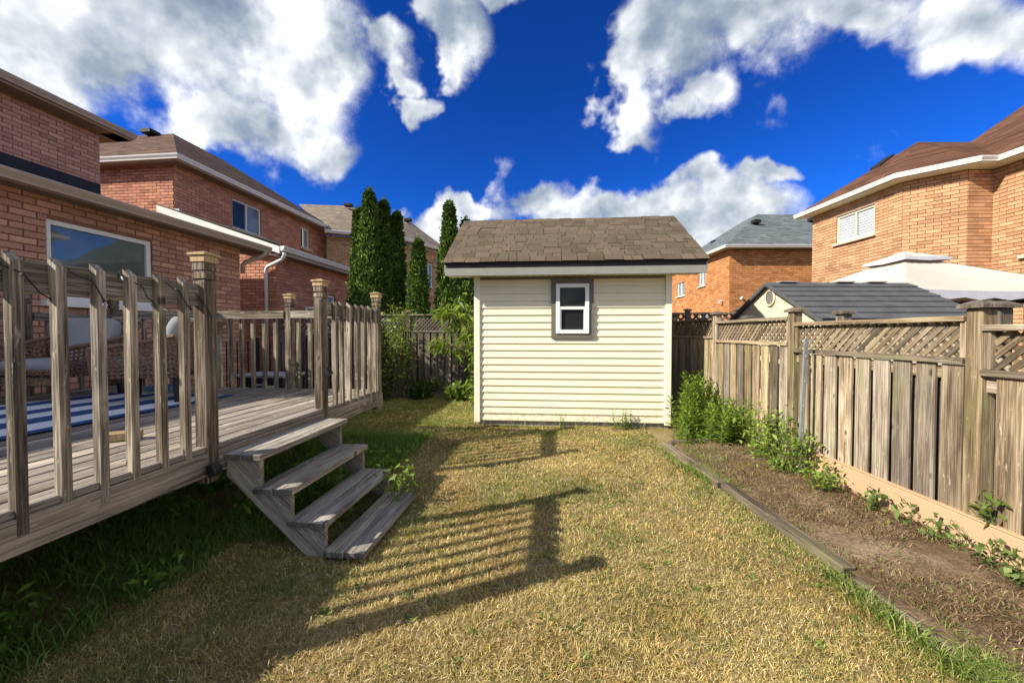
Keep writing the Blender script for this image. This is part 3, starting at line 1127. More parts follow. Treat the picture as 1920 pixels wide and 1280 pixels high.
def house_far_left():
    P0, P1, P2 = Vector((-9.4, 19.6)), Vector((-6.0, 21.2)), Vector((-4.5, 24.0))
    H = House('buff brick house with weathered grey-brown hip roof behind the cedars', (P1.x, P1.y, 0), 0, 'brick_buff', 'mortar_tan', parts=200)
    l = lambda p, z=None: (p[0] - P1.x, p[1] - P1.y) if z is None else (p[0] - P1.x, p[1] - P1.y, z)
    w1 = (1.75, 2.5, 4.3, 5.7)
    w2 = (1.75, 2.5, 1.2, 2.7)
    H.wall(l(P0), l(P1), 0, 6.5)
    H.wall(l(P1), l(P2), 0, 6.5, [w1, w2])
    H.window(l(P1), l(P2), *w1, splits=(0.5,), gl='glass_sky')
    H.window(l(P1), l(P2), *w2, splits=(0.5,), gl='glass_sky')
    Q1, Q2, Q0 = P1 + Vector((0.12, -.45)), P2 + Vector((.55, 0)), P0 + Vector((.1, -.42))
    zt = 6.66
    A, B = (-12.6, 22.9), (-10.0, 23.2)
    C = (-6.9, 25.6)
    H.roof([[l(Q0, zt), l(Q1, zt), l(B, 9.15), l(A, 9.15)],
            [l(Q1, zt), l(Q2, zt), l(C, 9.0), l(B, 9.15)],
            [l(Q2, zt), l((-4.5, 29.0), zt), l(C, 9.0)]], 'roof_weathered')
    H.gutter([l(Q0, zt - .07), l(Q1, zt - .07), l(Q2, zt - .07)])
    H.fascia([l(Q0, zt - .07), l(Q1, zt - .07), l(Q2, zt - .07)], 'tan_metal')
    H.soffit([[l(Q0, 6.52), l(Q1, 6.52), l(P1, 6.52), l(P0, 6.52)], [l(Q1, 6.52), l(Q2, 6.52), l(P2, 6.52), l(P1, 6.52)]])
    block(H.root, 'roof_vent', l((-9.6, 22.7), 9.02), (0.45, 0.35, 0.16), 'vent_dark')
    block(H.root, 'roof_vent', l((-6.7, 24.9), 8.8), (0.45, 0.35, 0.16), 'vent_dark')
    H.finish()


def house_near_right():
    o = (13.86, 11.15)
    H = House('golden brick house with angled bay and brown hip roof behind the gazebo', (*o, 0), 0, 'brick_gold', 'mortar_tan', 0.105, 0.33)
    l = loc2(o)
    pts = [(12.2, 15.66), (12.2, 12.08), (13.13, 11.15), (13.86, 11.15), (13.86, 4.5)]
    zt = 6.22
    wA = (15.66 - 14.52, 15.66 - 12.99, 4.86, 5.86)
    wD = (11.15 - 10.42, 11.15 - 9.2, 3.62, 5.0)
    wD2 = (11.15 - 10.42, 11.15 - 9.0, 0.4, 2.15)
    H.wall(l(14, 15.66), l(12.2, 15.66), 0, zt) if False else None
    H.wall(l(*pts[0]), l(*pts[1]), 0, zt, [wA])
    H.wall(l(*pts[1]), l(*pts[2]), 0, zt)
    H.wall(l(*pts[2]), l(*pts[3]), 0, zt)
    H.wall(l(*pts[3]), l(*pts[4]), 0, zt, [wD, wD2])
    H.window(l(*pts[0]), l(*pts[1]), *wA, splits=(0.5,), slats=True, gl='glass_sky', header=zt - 5.87, fr='soffit', fw=0.075)
    H.window(l(*pts[3]), l(*pts[4]), *wD, splits=(0.5,), gl='glass_sky', fw=0.08)
    H.window(l(*pts[3]), l(*pts[4]), *wD2, splits=(0.5,), gl='glass_sky', fw=0.09, sill=None)
    ev = [(11.8, 16.06), (11.8, 11.9), (12.95, 10.75), (13.46, 10.75), (13.46, 4.5)]
    ze = 6.40
    P, Q = (14.1, 13.5, 8.15), (15.96, 13.5, 8.15)
    H.roof([[l(*ev[0], ze), l(*ev[1], ze), l(*P)], [l(*ev[1], ze), l(*ev[2], ze), l(*P)],
            [l(*ev[2], ze), l(*ev[3], ze), l(*Q), l(*P)],
            [l(16.5, 16.06, ze), l(*ev[0], ze), l(*P), l(*Q)],
            [l(*ev[3], ze), l(*ev[4], ze), l(19.2, 7.5, 10.42), l(19.2, 13.5, 10.42), l(*Q)]], 'roof_redbrown')
    H.gutter([l(*p, ze - .07) for p in ev])
    H.fascia([l(*p, ze - .07) for p in ev], 'white_metal')
    so = [(12.2, 15.66), (12.2, 12.08), (13.13, 11.15), (13.86, 11.15), (13.86, 4.5)]
    H.soffit([[l(*ev[i], zt + .01), l(*ev[i + 1], zt + .01), l(*so[i + 1], zt + .01), l(*so[i], zt + .01)] for i in range(4)], 'soffit')
    MB().slab([l(13.25, 14.35, 7.59), l(13.25, 13.95, 7.59), l(13.75, 13.95, 7.97), l(13.75, 14.35, 7.97)], 0.12).build('roof_vent', 'vent_dark', H.root)
    H.finish()


def house_far_right():
    o = (12.2, 21.6)
    H = House('orange brick house with slate grey hip roof in the distance', (*o, 0), 0, 'brick_orange', 'mortar_tan', 0.11, 0.34, parts=150)
    l = loc2(o)
    zt = 6.2
    wl = [(29.6 - 25.1, 29.6 - 24.3, 4.55, 5.6), (29.6 - 28.4, 29.6 - 27.2, 4.2, 5.2), (29.6 - 25.0, 29.6 - 23.9, 1.9, 2.7), (29.6 - 29.2, 29.6 - 28.3, 1.9, 2.6)]
    H.wall(l(12.2, 29.6), l(12.2, 21.6), 0, zt, wl)
    H.wall(l(12.2, 21.6), l(21.5, 21.6), 0, zt)
    for q in wl:
        H.window(l(12.2, 29.6), l(12.2, 21.6), *q, splits=(0.5,), gl='glass_sky')
    ev = [(11.75, 29.6), (11.75, 21.15), (21.5, 21.15)]
    ze = 6.36
    P, Q = (16.0, 25.2, 9.25), (21.5, 25.2, 9.25)
    H.roof([[l(*ev[0], ze), l(*ev[1], ze), l(*P), l(16.0, 27, 9.25)], [l(*ev[1], ze), l(*ev[2], ze), l(*Q), l(*P)]], 'roof_slate')
    H.gutter([l(*p, ze - .07) for p in ev], 'white_metal')
    H.fascia([l(*p, ze - .07) for p in ev], 'tan_metal')
    H.soffit([[l(*ev[0], zt + .01), l(*ev[1], zt + .01), l(12.2, 21.6, zt + .01), l(12.2, 29.6, zt + .01)],
              [l(*ev[1], zt + .01), l(*ev[2], zt + .01), l(21.5, 21.6, zt + .01), l(12.2, 21.6, zt + .01)]])
    for x, y, z in ((14.9, 23.6, 8.32), (18.6, 23.9, 8.55), (13.9, 26.5, 7.75)):
        block(H.root, 'roof_vent', l(x, y, z), (0.4, 0.4, 0.2), 'vent_dark')
    for y, z in ((22.2, 3.35),):
        MB().tube([l(12.2, y, z), l(12.02, y, z + .03), l(11.93, y, z - .1)], 0.05, 8).build('wall_lamp', 'white_vinyl', H.root, smooth=True)
    MB().tube([l(12.9, 21.6, 3.45), l(12.8, 21.42, 3.5), l(12.7, 21.35, 3.4)], 0.06, 8).build('wall_lamp', 'white_vinyl', H.root, smooth=True)
    H.finish()


house_near_left()
house_mid_left()
house_far_left()
house_near_right()
house_far_right()


# ------------------------------------------------------------------ garden shed
_tabs = {}


def tab_mesh(w, d, t):
    """one shingle tab: mineral face, bare asphalt on its cut edges"""
    key = (round(w, 3), round(d, 3), round(t, 4))
    if key not in _tabs:
        me = bpy.data.meshes.new('shingle')
        x, y, z = w / 2 - 0.003, d / 2, t / 2
        v = [(a * x, b * y, c * z) for c in (-1, 1) for a, b in ((-1, -1), (1, -1), (1, 1), (-1, 1))]
        me.from_pydata(v, [], [(3, 2, 1, 0), (4, 5, 6, 7), (0, 1, 5, 4), (1, 2, 6, 5), (2, 3, 7, 6), (3, 0, 4, 7)])
        me.materials.append(MATS['shingle_tab'])
        me.materials.append(MATS['asphalt_edge'])
        for i in (2, 3, 5):
            me.polygons[i].material_index = 1
        me.update()
        _tabs[key] = me
    return _tabs[key]


def build_shed():
    rz = -math.atan2(0.26, 3.113)
    S = thing('garden_shed', 'cream vinyl-sided garden shed with brown shingle roof at the end of the lawn', 'shed', (-0.613, 6.31, 0), rz)
    Wd, Dp, z0, z1 = 3.124, 2.45, 0.08, 2.44
    # body behind the siding
    m = MB()
    m.box((Wd / 2, Dp / 2 + 0.01, (z0 + z1) / 2), (Wd - 0.02, Dp - 0.02, z1 - z0))
    m.prism([(0.01, 0.02, z1), (0.01, Dp - .02, z1), (0.01, Dp / 2, z1 + 0.86)], (Wd - .02, 0, 0))
    m.build('wall', 'siding_trim', S)
    block(S, 'foundation', (Wd / 2 + .02, Dp / 2, 0.03), (Wd - 0.02, Dp - 0.06, 0.12), 'concrete')
    # siding courses: one panel each, tilted out at its lower edge with a returned lip
    n = 20
    ch = (z1 - 0.07 - z0) / n
    x0, x1 = 0.09, Wd - 0.09
    for i in range(n):
        zb = z0 + i * ch
        prof = [(0.0, zb + ch), (-0.006, zb + ch), (-0.010, zb + ch * 0.5), (-0.016, zb + ch * 0.47), (-0.022, zb + 0.006), (-0.020, zb), (-0.004, zb + 0.001)]
        dz = 0.0015 * math.sin(i * 2.1)
        mm = MB()
        mm.prism([(x0, y, z + dz) for y, z in prof], (x1 - x0, 0, 0))
        mm.build('siding_panel', 'siding', S)
    for x in (0.045, Wd - 0.045):
        block(S, 'corner_post', (x, -0.02, (z0 + z1) / 2 - 0.02), (0.095, 0.045, z1 - z0 + 0.02), 'siding_trim')
    block(S, 'frieze_board', (Wd / 2, -0.018, z1 - 0.035), (Wd - 0.19, 0.034, 0.07), 'taupe_trim')
    # window
    xc, w, zb, zt = 1.585, 0.52, 1.50, 2.29
    tw = 0.075
    win = MB()
    for sx in (-1, 1):
        win.box((xc + sx * (w / 2 + tw / 2), -0.03, (zb + zt) / 2), (tw, 0.045, zt - zb))
    win.box((xc, -0.031, zt + 0.042), (w + 2 * tw, 0.046, 0.082))
    win.box((xc, -0.031, zb - 0.037), (w + 2 * tw, 0.046, 0.073))
    wo = win.build('window', 'taupe_trim', S)
    fr = MB()
    fw = 0.06
    zm = (zb + zt) / 2 + 0.01
    for sx in (-1, 1):
        fr.box((xc + sx * (w / 2 - fw / 2), -0.044, (zb + zt) / 2), (fw, 0.06, zt - zb))
    for z in (zb + fw / 2, zt - fw / 2):
        fr.box((xc, -0.0445, z), (w - 2 * fw, 0.059, fw))
    fr.box((xc, -0.044, zm), (w - 2 * fw, 0.05, 0.045))
    for sx in (-1, 1):
        fr.box((xc + sx * (w / 2 - fw - 0.011), -0.04, (zb + fw + zm) / 2), (0.022, 0.05, zm - zb - fw))
    fr.build('frame', 'white_vinyl', wo)
    block(wo, 'pane', (xc, -0.034, (zm + zt) / 2), (w - 2 * fw, 0.006, zt - zm - 0.05), 'glass_dark')
    block(wo, 'pane', (xc, -0.030, (zm + zb) / 2), (w - 2 * fw, 0.006, zm - zb - 0.05), 'glass_screen')
    # roof
    ov, sd = 0.33, 0.42
    ex0, ex1 = -sd, Wd + sd
    ze, zr = 2.605, 3.66
    yr = Dp / 2
    rf = MB()
    rf.slab([(ex0, -ov, ze), (ex1, -ov, ze), (ex1, yr, zr), (ex0, yr, zr)], 0.04)
    rf.slab([(ex1, Dp + ov, ze), (ex0, Dp + ov, ze), (ex0, yr - .001, zr), (ex1, yr - .001, zr)], 0.04)
    roof = rf.build('roof', 'drip_dark', S)
    block(S, 'fascia', (Wd / 2, -ov + 0.01, 2.452), (Wd + 2 * sd - 0.03, 0.025, 0.115), 'grey_fascia')
    block(S, 'drip_edge', (Wd / 2, -ov + 0.014, 2.551), (Wd + 2 * sd - 0.01, 0.024, 0.082), 'drip_dark')
    sf = MB()
    x = ex0 + 0.02
    while x < ex1 - 0.03:                 # ribbed soffit
        x2 = min(x + 0.125, ex1 - 0.02)
        sf.slab([(x, -ov + .024, 2.425), (x2 - .012, -ov + .024, 2.425), (x2 - .012, 0.0, 2.425), (x, 0.0, 2.425)], 0.01)
        sf.slab([(x2 - .012, -ov + .024, 2.432), (x2, -ov + .024, 2.432), (x2, 0.0, 2.432), (x2 - .012, 0.0, 2.432)], 0.01)
        x = x2
    sf.build('soffit', 'soffit', S, kind='stuff')
    for sx in (ex0 + .012, ex1 - .012):
        a, b = Vector((sx, -ov, ze - .085)), Vector((sx, yr, zr - .085))
        MB().prism([a + Vector((-.012, 0, .04)), b + Vector((-.012, 0, .04)), b + Vector((-.012, 0, -.07)), a + Vector((-.012, 0, -.07))], (0.024, 0, 0)).build('rake_board', 'grey_fascia', S)
        a, b = Vector((sx, Dp + ov, ze - .085)), Vector((sx, yr, zr - .085))
        MB().prism([a + Vector((-.012, 0, .04)), b + Vector((-.012, 0, .04)), b + Vector((-.012, 0, -.07)), a + Vector((-.012, 0, -.07))], (0.024, 0, 0)).build('rake_board', 'grey_fascia', S)
    # shingles, front slope: one object for each tab
    sl = Vector((0, yr + ov, zr - ze))
    L = sl.length
    dv = sl / L
    nv = Vector((0, -dv.z, dv.y))
    rows = 15
    ex = L / rows
    rot = Matrix((Vector((1, 0, 0)), dv, nv)).transposed().to_4x4()
    variants = {}
    for r in range(rows):
        x = ex0 - 0.015
        k = 0
        while x < ex1 + 0.01:
            w = random.choice((0.13, 0.16, 0.20, 0.24, 0.28))
            if k == 0:
                w *= random.uniform(0.5, 1)
            w = min(w, ex1 + 0.015 - x)
            if ex1 + 0.015 - (x + w) < 0.09:
                w = ex1 + 0.015 - x
            th = random.choice((0.016, 0.020, 0.026))
            key = (round(w, 2), th)
            me = tab_mesh(key[0], ex + 0.05, th)
            c = Vector((ex0, -ov, ze)) + dv * ((r + 0.5) * ex + 0.012 - (0.03 if r == 0 else 0) + random.uniform(-.003, .003)) + nv * (0.006 + th / 2)
            c.x = x + w / 2
            mw = Matrix.Translation(c) @ rot @ Matrix.Rotation(R(1.9), 4, 'X') @ Matrix.Diagonal((w / key[0] * 0.992, 1, 1, 1))
            mk('shingle', me, 'shingle_tab', roof, mw=mw)
            x += w
            k += 1
    # rear slope and ridge
    rear = MB()
    for r in range(rows):
        a = Vector((0, Dp + ov, ze)) + Vector((0, -dv.y, dv.z)) * (r * ex)
        b = a + Vector((0, -dv.y, dv.z)) * (ex + .02)
        nn = Vector((0, dv.z, dv.y))
        rear.slab([(ex1, a.y + nn.y * .014, a.z + nn.z * .014), (ex0, a.y + nn.y * .014, a.z + nn.z * .014), (ex0, b.y + nn.y * .006, b.z + nn.z * .006), (ex1, b.y + nn.y * .006, b.z + nn.z * .006)], 0.006)
    rear.build('shingle_courses', 'shingle_tab', roof, kind='stuff')
    x = ex0
    while x < ex1 - 0.02:
        x2 = min(x + 0.2, ex1)
        MB().slab([(x, yr - .13, zr - .068), (x2 + .03, yr - .13, zr - .072), (x2 + .03, yr, zr + .022), (x, yr, zr + .028)], 0.007).build('ridge_shingle', 'shingle_tab', roof)
        x = x2
    MB().slab([(ex1, yr + .13, zr - .07), (ex0, yr + .13, zr - .07), (ex0, yr, zr + .02), (ex1, yr, zr + .02)], 0.007).build('ridge_cap', 'shingle_tab', roof)


build_shed()


# ------------------------------------------------------------------ deck
DK = (-2.2, 2.28)


def build_deck():
    D = thing('deck', 'weathered grey wooden deck with baluster railings and open steps', 'deck', W(*DK), -YAW)
    l = loc2(DK)
    zt = 0.77
    uL, uR, vN, vF = -6.15, -2.2, -1.2, 4.8
    u = uR - 0.012
    i = 0
    while u > uL:
        wv = 0.134
        plank(D, 'deck_board', l(u - wv / 2, vN, zt - 0.018), l(u - wv / 2, vF - 0.02 + 0.004 * (i % 3), zt - 0.018 + 0.0015 * math.sin(i * 1.7)), wv, 0.036, 'wood_deck', c=0.006)
        u -= wv + 0.013
        i += 1
    # rim joists and beams
    plank(D, 'rim_board', l(uR - 0.021, vN, 0.656), l(uR - 0.021, vF, 0.656), 0.038, 0.152, 'wood_deck')
    plank(D, 'rim_board', l(uL, vF - 0.02, 0.656), l(uR - 0.042, vF - 0.02, 0.656), 0.152, 0.038, 'wood_deck', wdir=(0, 0, 1))
    plank(D, 'rim_board', l(uL + 0.02, vN, 0.656), l(uL + 0.02, vF - 0.042, 0.656), 0.038, 0.152, 'wood_deck')
    for v in np.arange(vN + 0.3, vF - 0.3, 0.45):
        plank(D, 'joist', l(uL + 0.05, v, 0.64), l(uR - 0.045, v, 0.64), 0.14, 0.038, 'wood_old_shade', wdir=(0, 0, 1))
    for uu in (-3.5, -4.6, -5.8):
        for v in (0.2, 1.9, 3.2, 4.5):
            plank(D, 'support_post', l(uu, v, -0.05), l(uu, v, 0.57), 0.089, 0.089, 'wood_old_shade')

    def post(u, v, zb=0.53, ztop=1.955, lean=(0, 0)):
        s = 0.09
        top = l(u + lean[0], v + lean[1], ztop)
        p = plank(D, 'post', l(u, v, zb), l(u + lean[0] * .93, v + lean[1] * .93, ztop - 0.12), s, s, 'wood_post', c=0.006)
        # turned grooves: necked collars below the cap
        for z, h, ss in ((ztop - 0.115, 0.014, 0.078), (ztop - 0.087, 0.038, s), (ztop - 0.060, 0.014, 0.078), (ztop - 0.026, 0.052, s)):
            block(D, 'post_collar', (top[0], top[1], z), (ss, ss, h), 'wood_post', cf=0.003)
        cp = block(D, 'post_cap', (top[0], top[1], ztop + 0.022), (0.103, 0.103, 0.044), 'wood_new', cf=0.003)
        mm = MB()
        a = 0.061
        z1, z2 = ztop + 0.045, ztop + 0.058
        q = [(top[0] - a, top[1] - a), (top[0] + a, top[1] - a), (top[0] + a, top[1] + a), (top[0] - a, top[1] + a)]
        mm.slab([(*p_, z2) for p_ in q], 0.013)
        apex = (top[0], top[1], ztop + 0.078)
        for k in range(4):
            mm.face([(*q[k], z2), (*q[(k + 1) % 4], z2), apex])
        mm.build('cap_lid', 'wood_new', cp)
        cp.children[0].matrix_basis = cp.matrix_basis.inverted()

    pu = -2.245
    pv = [None, 1.13, 2.28, 3.53, 4.72]
    for v in pv[1:]:
        post(pu, v, lean=(random.uniform(-.006, .006), random.uniform(-.006, .006)))
    post(-3.46, 4.76)
    for u, v in ((-6.1, 4.76), (-6.1, 3.85), (-6.1, 2.2), (-6.1, 0.6), (-4.75, 4.76)):
        post(u, v)

    def rail(a, b, z, w=0.14):
        plank(D, 'top_rail', l(*a, z), l(*b, z), w, 0.038, 'wood_rail', wdir=(0, 0, 1))

    def baluster(u, v, zb, zt_, cut_dir):
        s = 0.039
        ju, jv = random.uniform(-.006, .006), random.uniform(-.006, .006)
        mm = MB()
        h = s / 2
        # four-sided stick with mitred ends
        bot = [(-h, -h, zb - .012 * (1 if cut_dir else 0)), (h, -h, zb + .012), (h, h, zb + .012), (-h, h, zb - .012)]
        top = [(-h + ju, -h + jv, zt_ + .014), (h + ju, -h + jv, zt_ - .022), (h + ju, h + jv, zt_ - .022), (-h + ju, h + jv, zt_ + .014)]
        cz = (zb + zt_) / 2
        for q in ((0, 1, 2, 3),):
            mm.face([(bot[k][0], bot[k][1], bot[k][2] - cz) for k in (3, 2, 1, 0)])
            mm.face([(top[k][0], top[k][1], top[k][2] - cz) for k in (0, 1, 2, 3)])
        for k in range(4):
            j = (k + 1) % 4
            mm.face([(bot[k][0], bot[k][1], bot[k][2] - cz), (bot[j][0], bot[j][1], bot[j][2] - cz), (top[j][0], top[j][1], top[j][2] - cz), (top[k][0], top[k][1], top[k][2] - cz)])
        mm.build('baluster', 'wood_rail', D, loc=(*l(u, v), cz), fix=False)

    # railing along the lawn edge
    rail((-2.262, pv[1] + .046), (-2.262, pv[2] - .046), 1.745)
    rail((-2.262, pv[3] + .046), (-2.262, pv[4] - .046), 1.745)
    for v in (1.349, 1.500, 1.649, 1.793, 1.948, 2.090):
        baluster(-2.2215, v + 0.02, 0.645, 1.825, True)
    baluster(-2.2215, 1.235, 0.645, 1.825, True)
    for v in (3.72, 3.851, 3.991, 4.154, 4.303, 4.463, 4.61):
        baluster(-2.2215, v + 0.012, 0.645, 1.825, True)
    # far railing, rail on the camera side
    rail((-6.05, 4.72), (-4.80, 4.72), 1.745, 0.10)
    rail((-4.70, 4.72), (-3.51, 4.72), 1.745, 0.10)
    rail((-3.41, 4.72), (-2.30, 4.72), 1.745, 0.10)
    for u in np.arange(-5.95, -2.35, 0.163):
        if min(abs(u + 3.46), abs(u + 4.75)) > 0.08:
            baluster(u, 4.762, 0.70, 1.78, False)
    # side railing next to the house
    for a, b in ((0.65, 2.15), (2.25, 3.80), (3.90, 4.71)):
        rail((-6.06, a), (-6.06, b), 1.70, 0.10)
    for v in np.arange(0.8, 4.7, 0.163):
        if min(abs(v - 2.2), abs(v - 3.85)) > 0.08:
            baluster(-6.10, v, 0.70, 1.73, False)
    # steps: two cut stringers, four treads of two planks each
    prof = [(-2.21, 0.665), (-1.965, 0.625), (-1.965, 0.43), (-1.745, 0.42), (-1.745, 0.222), (-1.505, 0.215), (-1.505, 0.0), (-1.50, -0.04), (-1.60, -0.05), (-2.21, 0.50)]
    prof = [(-2.21, 0.648), (-1.965, 0.648), (-1.965, 0.422), (-1.745, 0.422), (-1.745, 0.213), (-1.505, 0.213), (-1.505, -0.03), (-1.58, -0.04), (-2.21, 0.53)]
    for v in (2.385, 3.37):
        q = [(*l(a, v), b) for a, b in prof]
        cz = Vector(q[0])
        dg = Vector((0.705, 0, -0.665)).normalized()
        bas = Matrix((dg.cross(Vector((0, 1, 0))) * -1, Vector((0, 1, 0)), dg)).transposed()
        if bas.determinant() < 0:
            bas = Matrix((dg.cross(Vector((0, 1, 0))), Vector((0, 1, 0)), dg)).transposed()
        inv = bas.inverted()
        mm = MB()
        mm.prism([tuple(inv @ (Vector(p) - cz)) for p in q], inv @ Vector((0, 0.038, 0)))
        mw = bas.to_4x4()
        mw.translation = cz
        st = mm.build('stringer', 'wood_tread', D, mw=mw)
    ts = [(0.690, -1.935), (0.464, -1.715), (0.258, -1.475), (0.070, -1.215)]
    for k, (z, uf) in enumerate(ts):
        for j in range(2):
            uc = uf - 0.069 - j * 0.143
            if k == 0 and j == 1:
                uc = uf - 0.069 - 0.142
            sk = random.uniform(-.012, .012)
            plank(D, 'tread', l(uc, 2.355 + random.uniform(-.008, .01), z - 0.02), l(uc, 3.455 - 0.045 * k + sk, z - 0.02), 0.137, 0.04, 'wood_tread')
    return D


build_deck()


# ------------------------------------------------------------------ fences
def lattice(parent, origin, along, length, z0, z1, mat, spacing=0.085, w=0.034, out=(1, 0, 0), t=0.007):
    """two layers of diagonal slats clipped to the panel, one object each"""
    h = z1 - z0
    o, a, n = Vector(origin), Vector(along).normalized(), Vector(out).normalized()
    for layer, sg in ((0, 1), (1, -1)):
        s = -h + 0.03
        while s < length + (h if sg < 0 else 0):
            # slat runs s -> s+h (sg>0) or s -> s-h
            ps = []
            s0, s1 = s, s + sg * h
            za, zb = z0, z1
            if sg > 0:
                if s0 < 0:
                    za, s0 = z0 + (-s0), 0
                if s1 > length:
                    zb, s1 = z1 - (s1 - length), length
            else:
                if s0 > length:
                    za, s0 = z0 + (s0 - length), length
                if s1 < 0:
                    zb, s1 = z1 - (-s1), 0
            if zb - za > 0.03:
                off = n * (t * (0.5 - layer) * 1.05)
                pa = o + a * s0 + Vector((0, 0, za)) + off
                pb = o + a * s1 + Vector((0, 0, zb)) + off
                plank(parent, 'lattice_slat', pa, pb, w, t, mat, wdir=n.cross(pb - pa))
            s += spacing


def cap_mesh(parent, x, y, z, s, mat):
    mm = MB()
    q = [(-s, -s), (s, -s), (s, s), (-s, s)]
    mm.slab([(*p, 0.022) for p in q], 0.022)
    k = s * 0.35
    r = [(-k, -k), (k, -k), (k, k), (-k, k)]
    for i in range(4):
        j = (i + 1) % 4
        mm.face([(*q[i], 0.022), (*q[j], 0.022), (*r[j], 0.05), (*r[i], 0.05)])
    mm.face([(*p, 0.05) for p in r])
    mm.build('post_cap', mat, parent, loc=(x, y, z))


def build_right_fence():
    F = thing('board_fence', 'sunlit tan board fence with lattice top beside the garden bed', 'fence', (3.0, 2.5, 0), R(-2.0))
    sec = [(-3.44, -1.72, 1.50), (-1.72, 0.0, 1.555), (0.0, 1.72, 1.62), (1.72, 3.44, 1.69), (3.44, 5.16, 1.745), (5.16, 6.9, 1.79)]
    for i, (y0, y1, top) in enumerate(sec):
        ht = top
        if i + 1 < len(sec):
            ht = sec[i + 1][2]
        # post at y1 (rises above the higher rail)
        plank(F, 'post', (0.05, y1, -0.05), (0.05 + random.uniform(-.006, .006), y1, ht + 0.045), 0.098, 0.098, 'wood_fence', c=0.008)
        cap_mesh(F, 0.05, y1, ht + 0.045, 0.078, 'wood_old_shade' if i != 2 else 'wood_timber')
        a, b = y0 + 0.05, y1 - 0.05
        plank(F, 'top_rail', (0.035, a, top - 0.02), (0.035, b, top - 0.02), 0.088, 0.038, 'wood_fence')
        mid = top - 0.285
        plank(F, 'lattice_rail', (0.03, a, mid - 0.02), (0.03, b, mid - 0.02), 0.085, 0.04, 'wood_fence')
        for yy in (a + 0.018, b - 0.018):
            plank(F, 'lattice_frame', (0.035, yy, mid + 0.001), (0.035, yy, top - 0.04), 0.05, 0.036, 'wood_fence')
        lattice(F, (0.045, a + 0.037, 0), (0, 1, 0), b - a - 0.074, mid + 0.001, top - 0.041, 'wood_lattice', spacing=0.080)
        plank(F, 'back_rail', (0.05, a, mid - 0.105), (0.05, b, mid - 0.105), 0.035, 0.085, 'wood_fence')
        plank(F, 'back_rail', (0.05, a, 0.20), (0.05, b, 0.20), 0.035, 0.085, 'wood_fence')
        zb = 0.06
        ztop = mid - 0.042
        y = a + 0.012
        k = 0
        pitch = 0.1755
        while y + 0.1 < b:
            wv = min(0.136, b - y)
            plank(F, 'fence_board', (0.022, y + wv / 2, zb), (0.022 + random.uniform(-.004, .004), y + wv / 2 + random.uniform(-.005, .005), ztop - random.uniform(0, .006)), wv, 0.018, 'wood_fence', wdir=(0, 1, 0))
            yb = y + wv + 0.5 * (pitch - wv)
            if yb + 0.06 < b:
                plank(F, 'fence_board', (0.078, yb, zb), (0.078, yb + random.uniform(-.006, .006), ztop - 0.1), 0.135, 0.018, 'wood_old_shade', wdir=(0, 1, 0))  # rear boards in darker wood, shadow of the gaps put into their colour
            y += pitch
            k += 1
    # pale kick board at the foot
    for ya, yb in ((-3.4, -1.0), (-0.995, 1.35)):
        plank(F, 'kick_board', (-0.008, ya, 0.17), (-0.008, yb, 0.175), 0.036, 0.25, 'kick_tan', wdir=(1, 0, 0))
        plank(F, 'kick_cap', (0.0, ya, 0.305), (0.0, yb, 0.31), 0.03, 0.012, 'kick_tan', wdir=(1, 0, 0))
    # second row of posts on the neighbour's side
    N = thing('post_row', 'row of old capped fence posts standing just behind the tan fence', 'fence', (3.32, 2.5, 0), R(-2.0))
    for y, t_ in ((-1.2, 1.60), (0.18, 1.675), (1.48, 1.70), (3.2, 1.72)):
        plank(N, 'post', (0.06, y, -0.05), (0.06, y, t_), 0.098, 0.098, 'wood_old_shade', c=0.008)
        cap_mesh(N, 0.06, y, t_, 0.075, 'wood_old_shade')
    plank(N, 'rail', (0.08, -1.2, 1.45), (0.08, 3.2, 1.56), 0.085, 0.038, 'wood_old_shade')
    plank(N, 'rail', (0.08, -1.2, 0.5), (0.08, 3.2, 0.5), 0.085, 0.038, 'wood_old_shade')


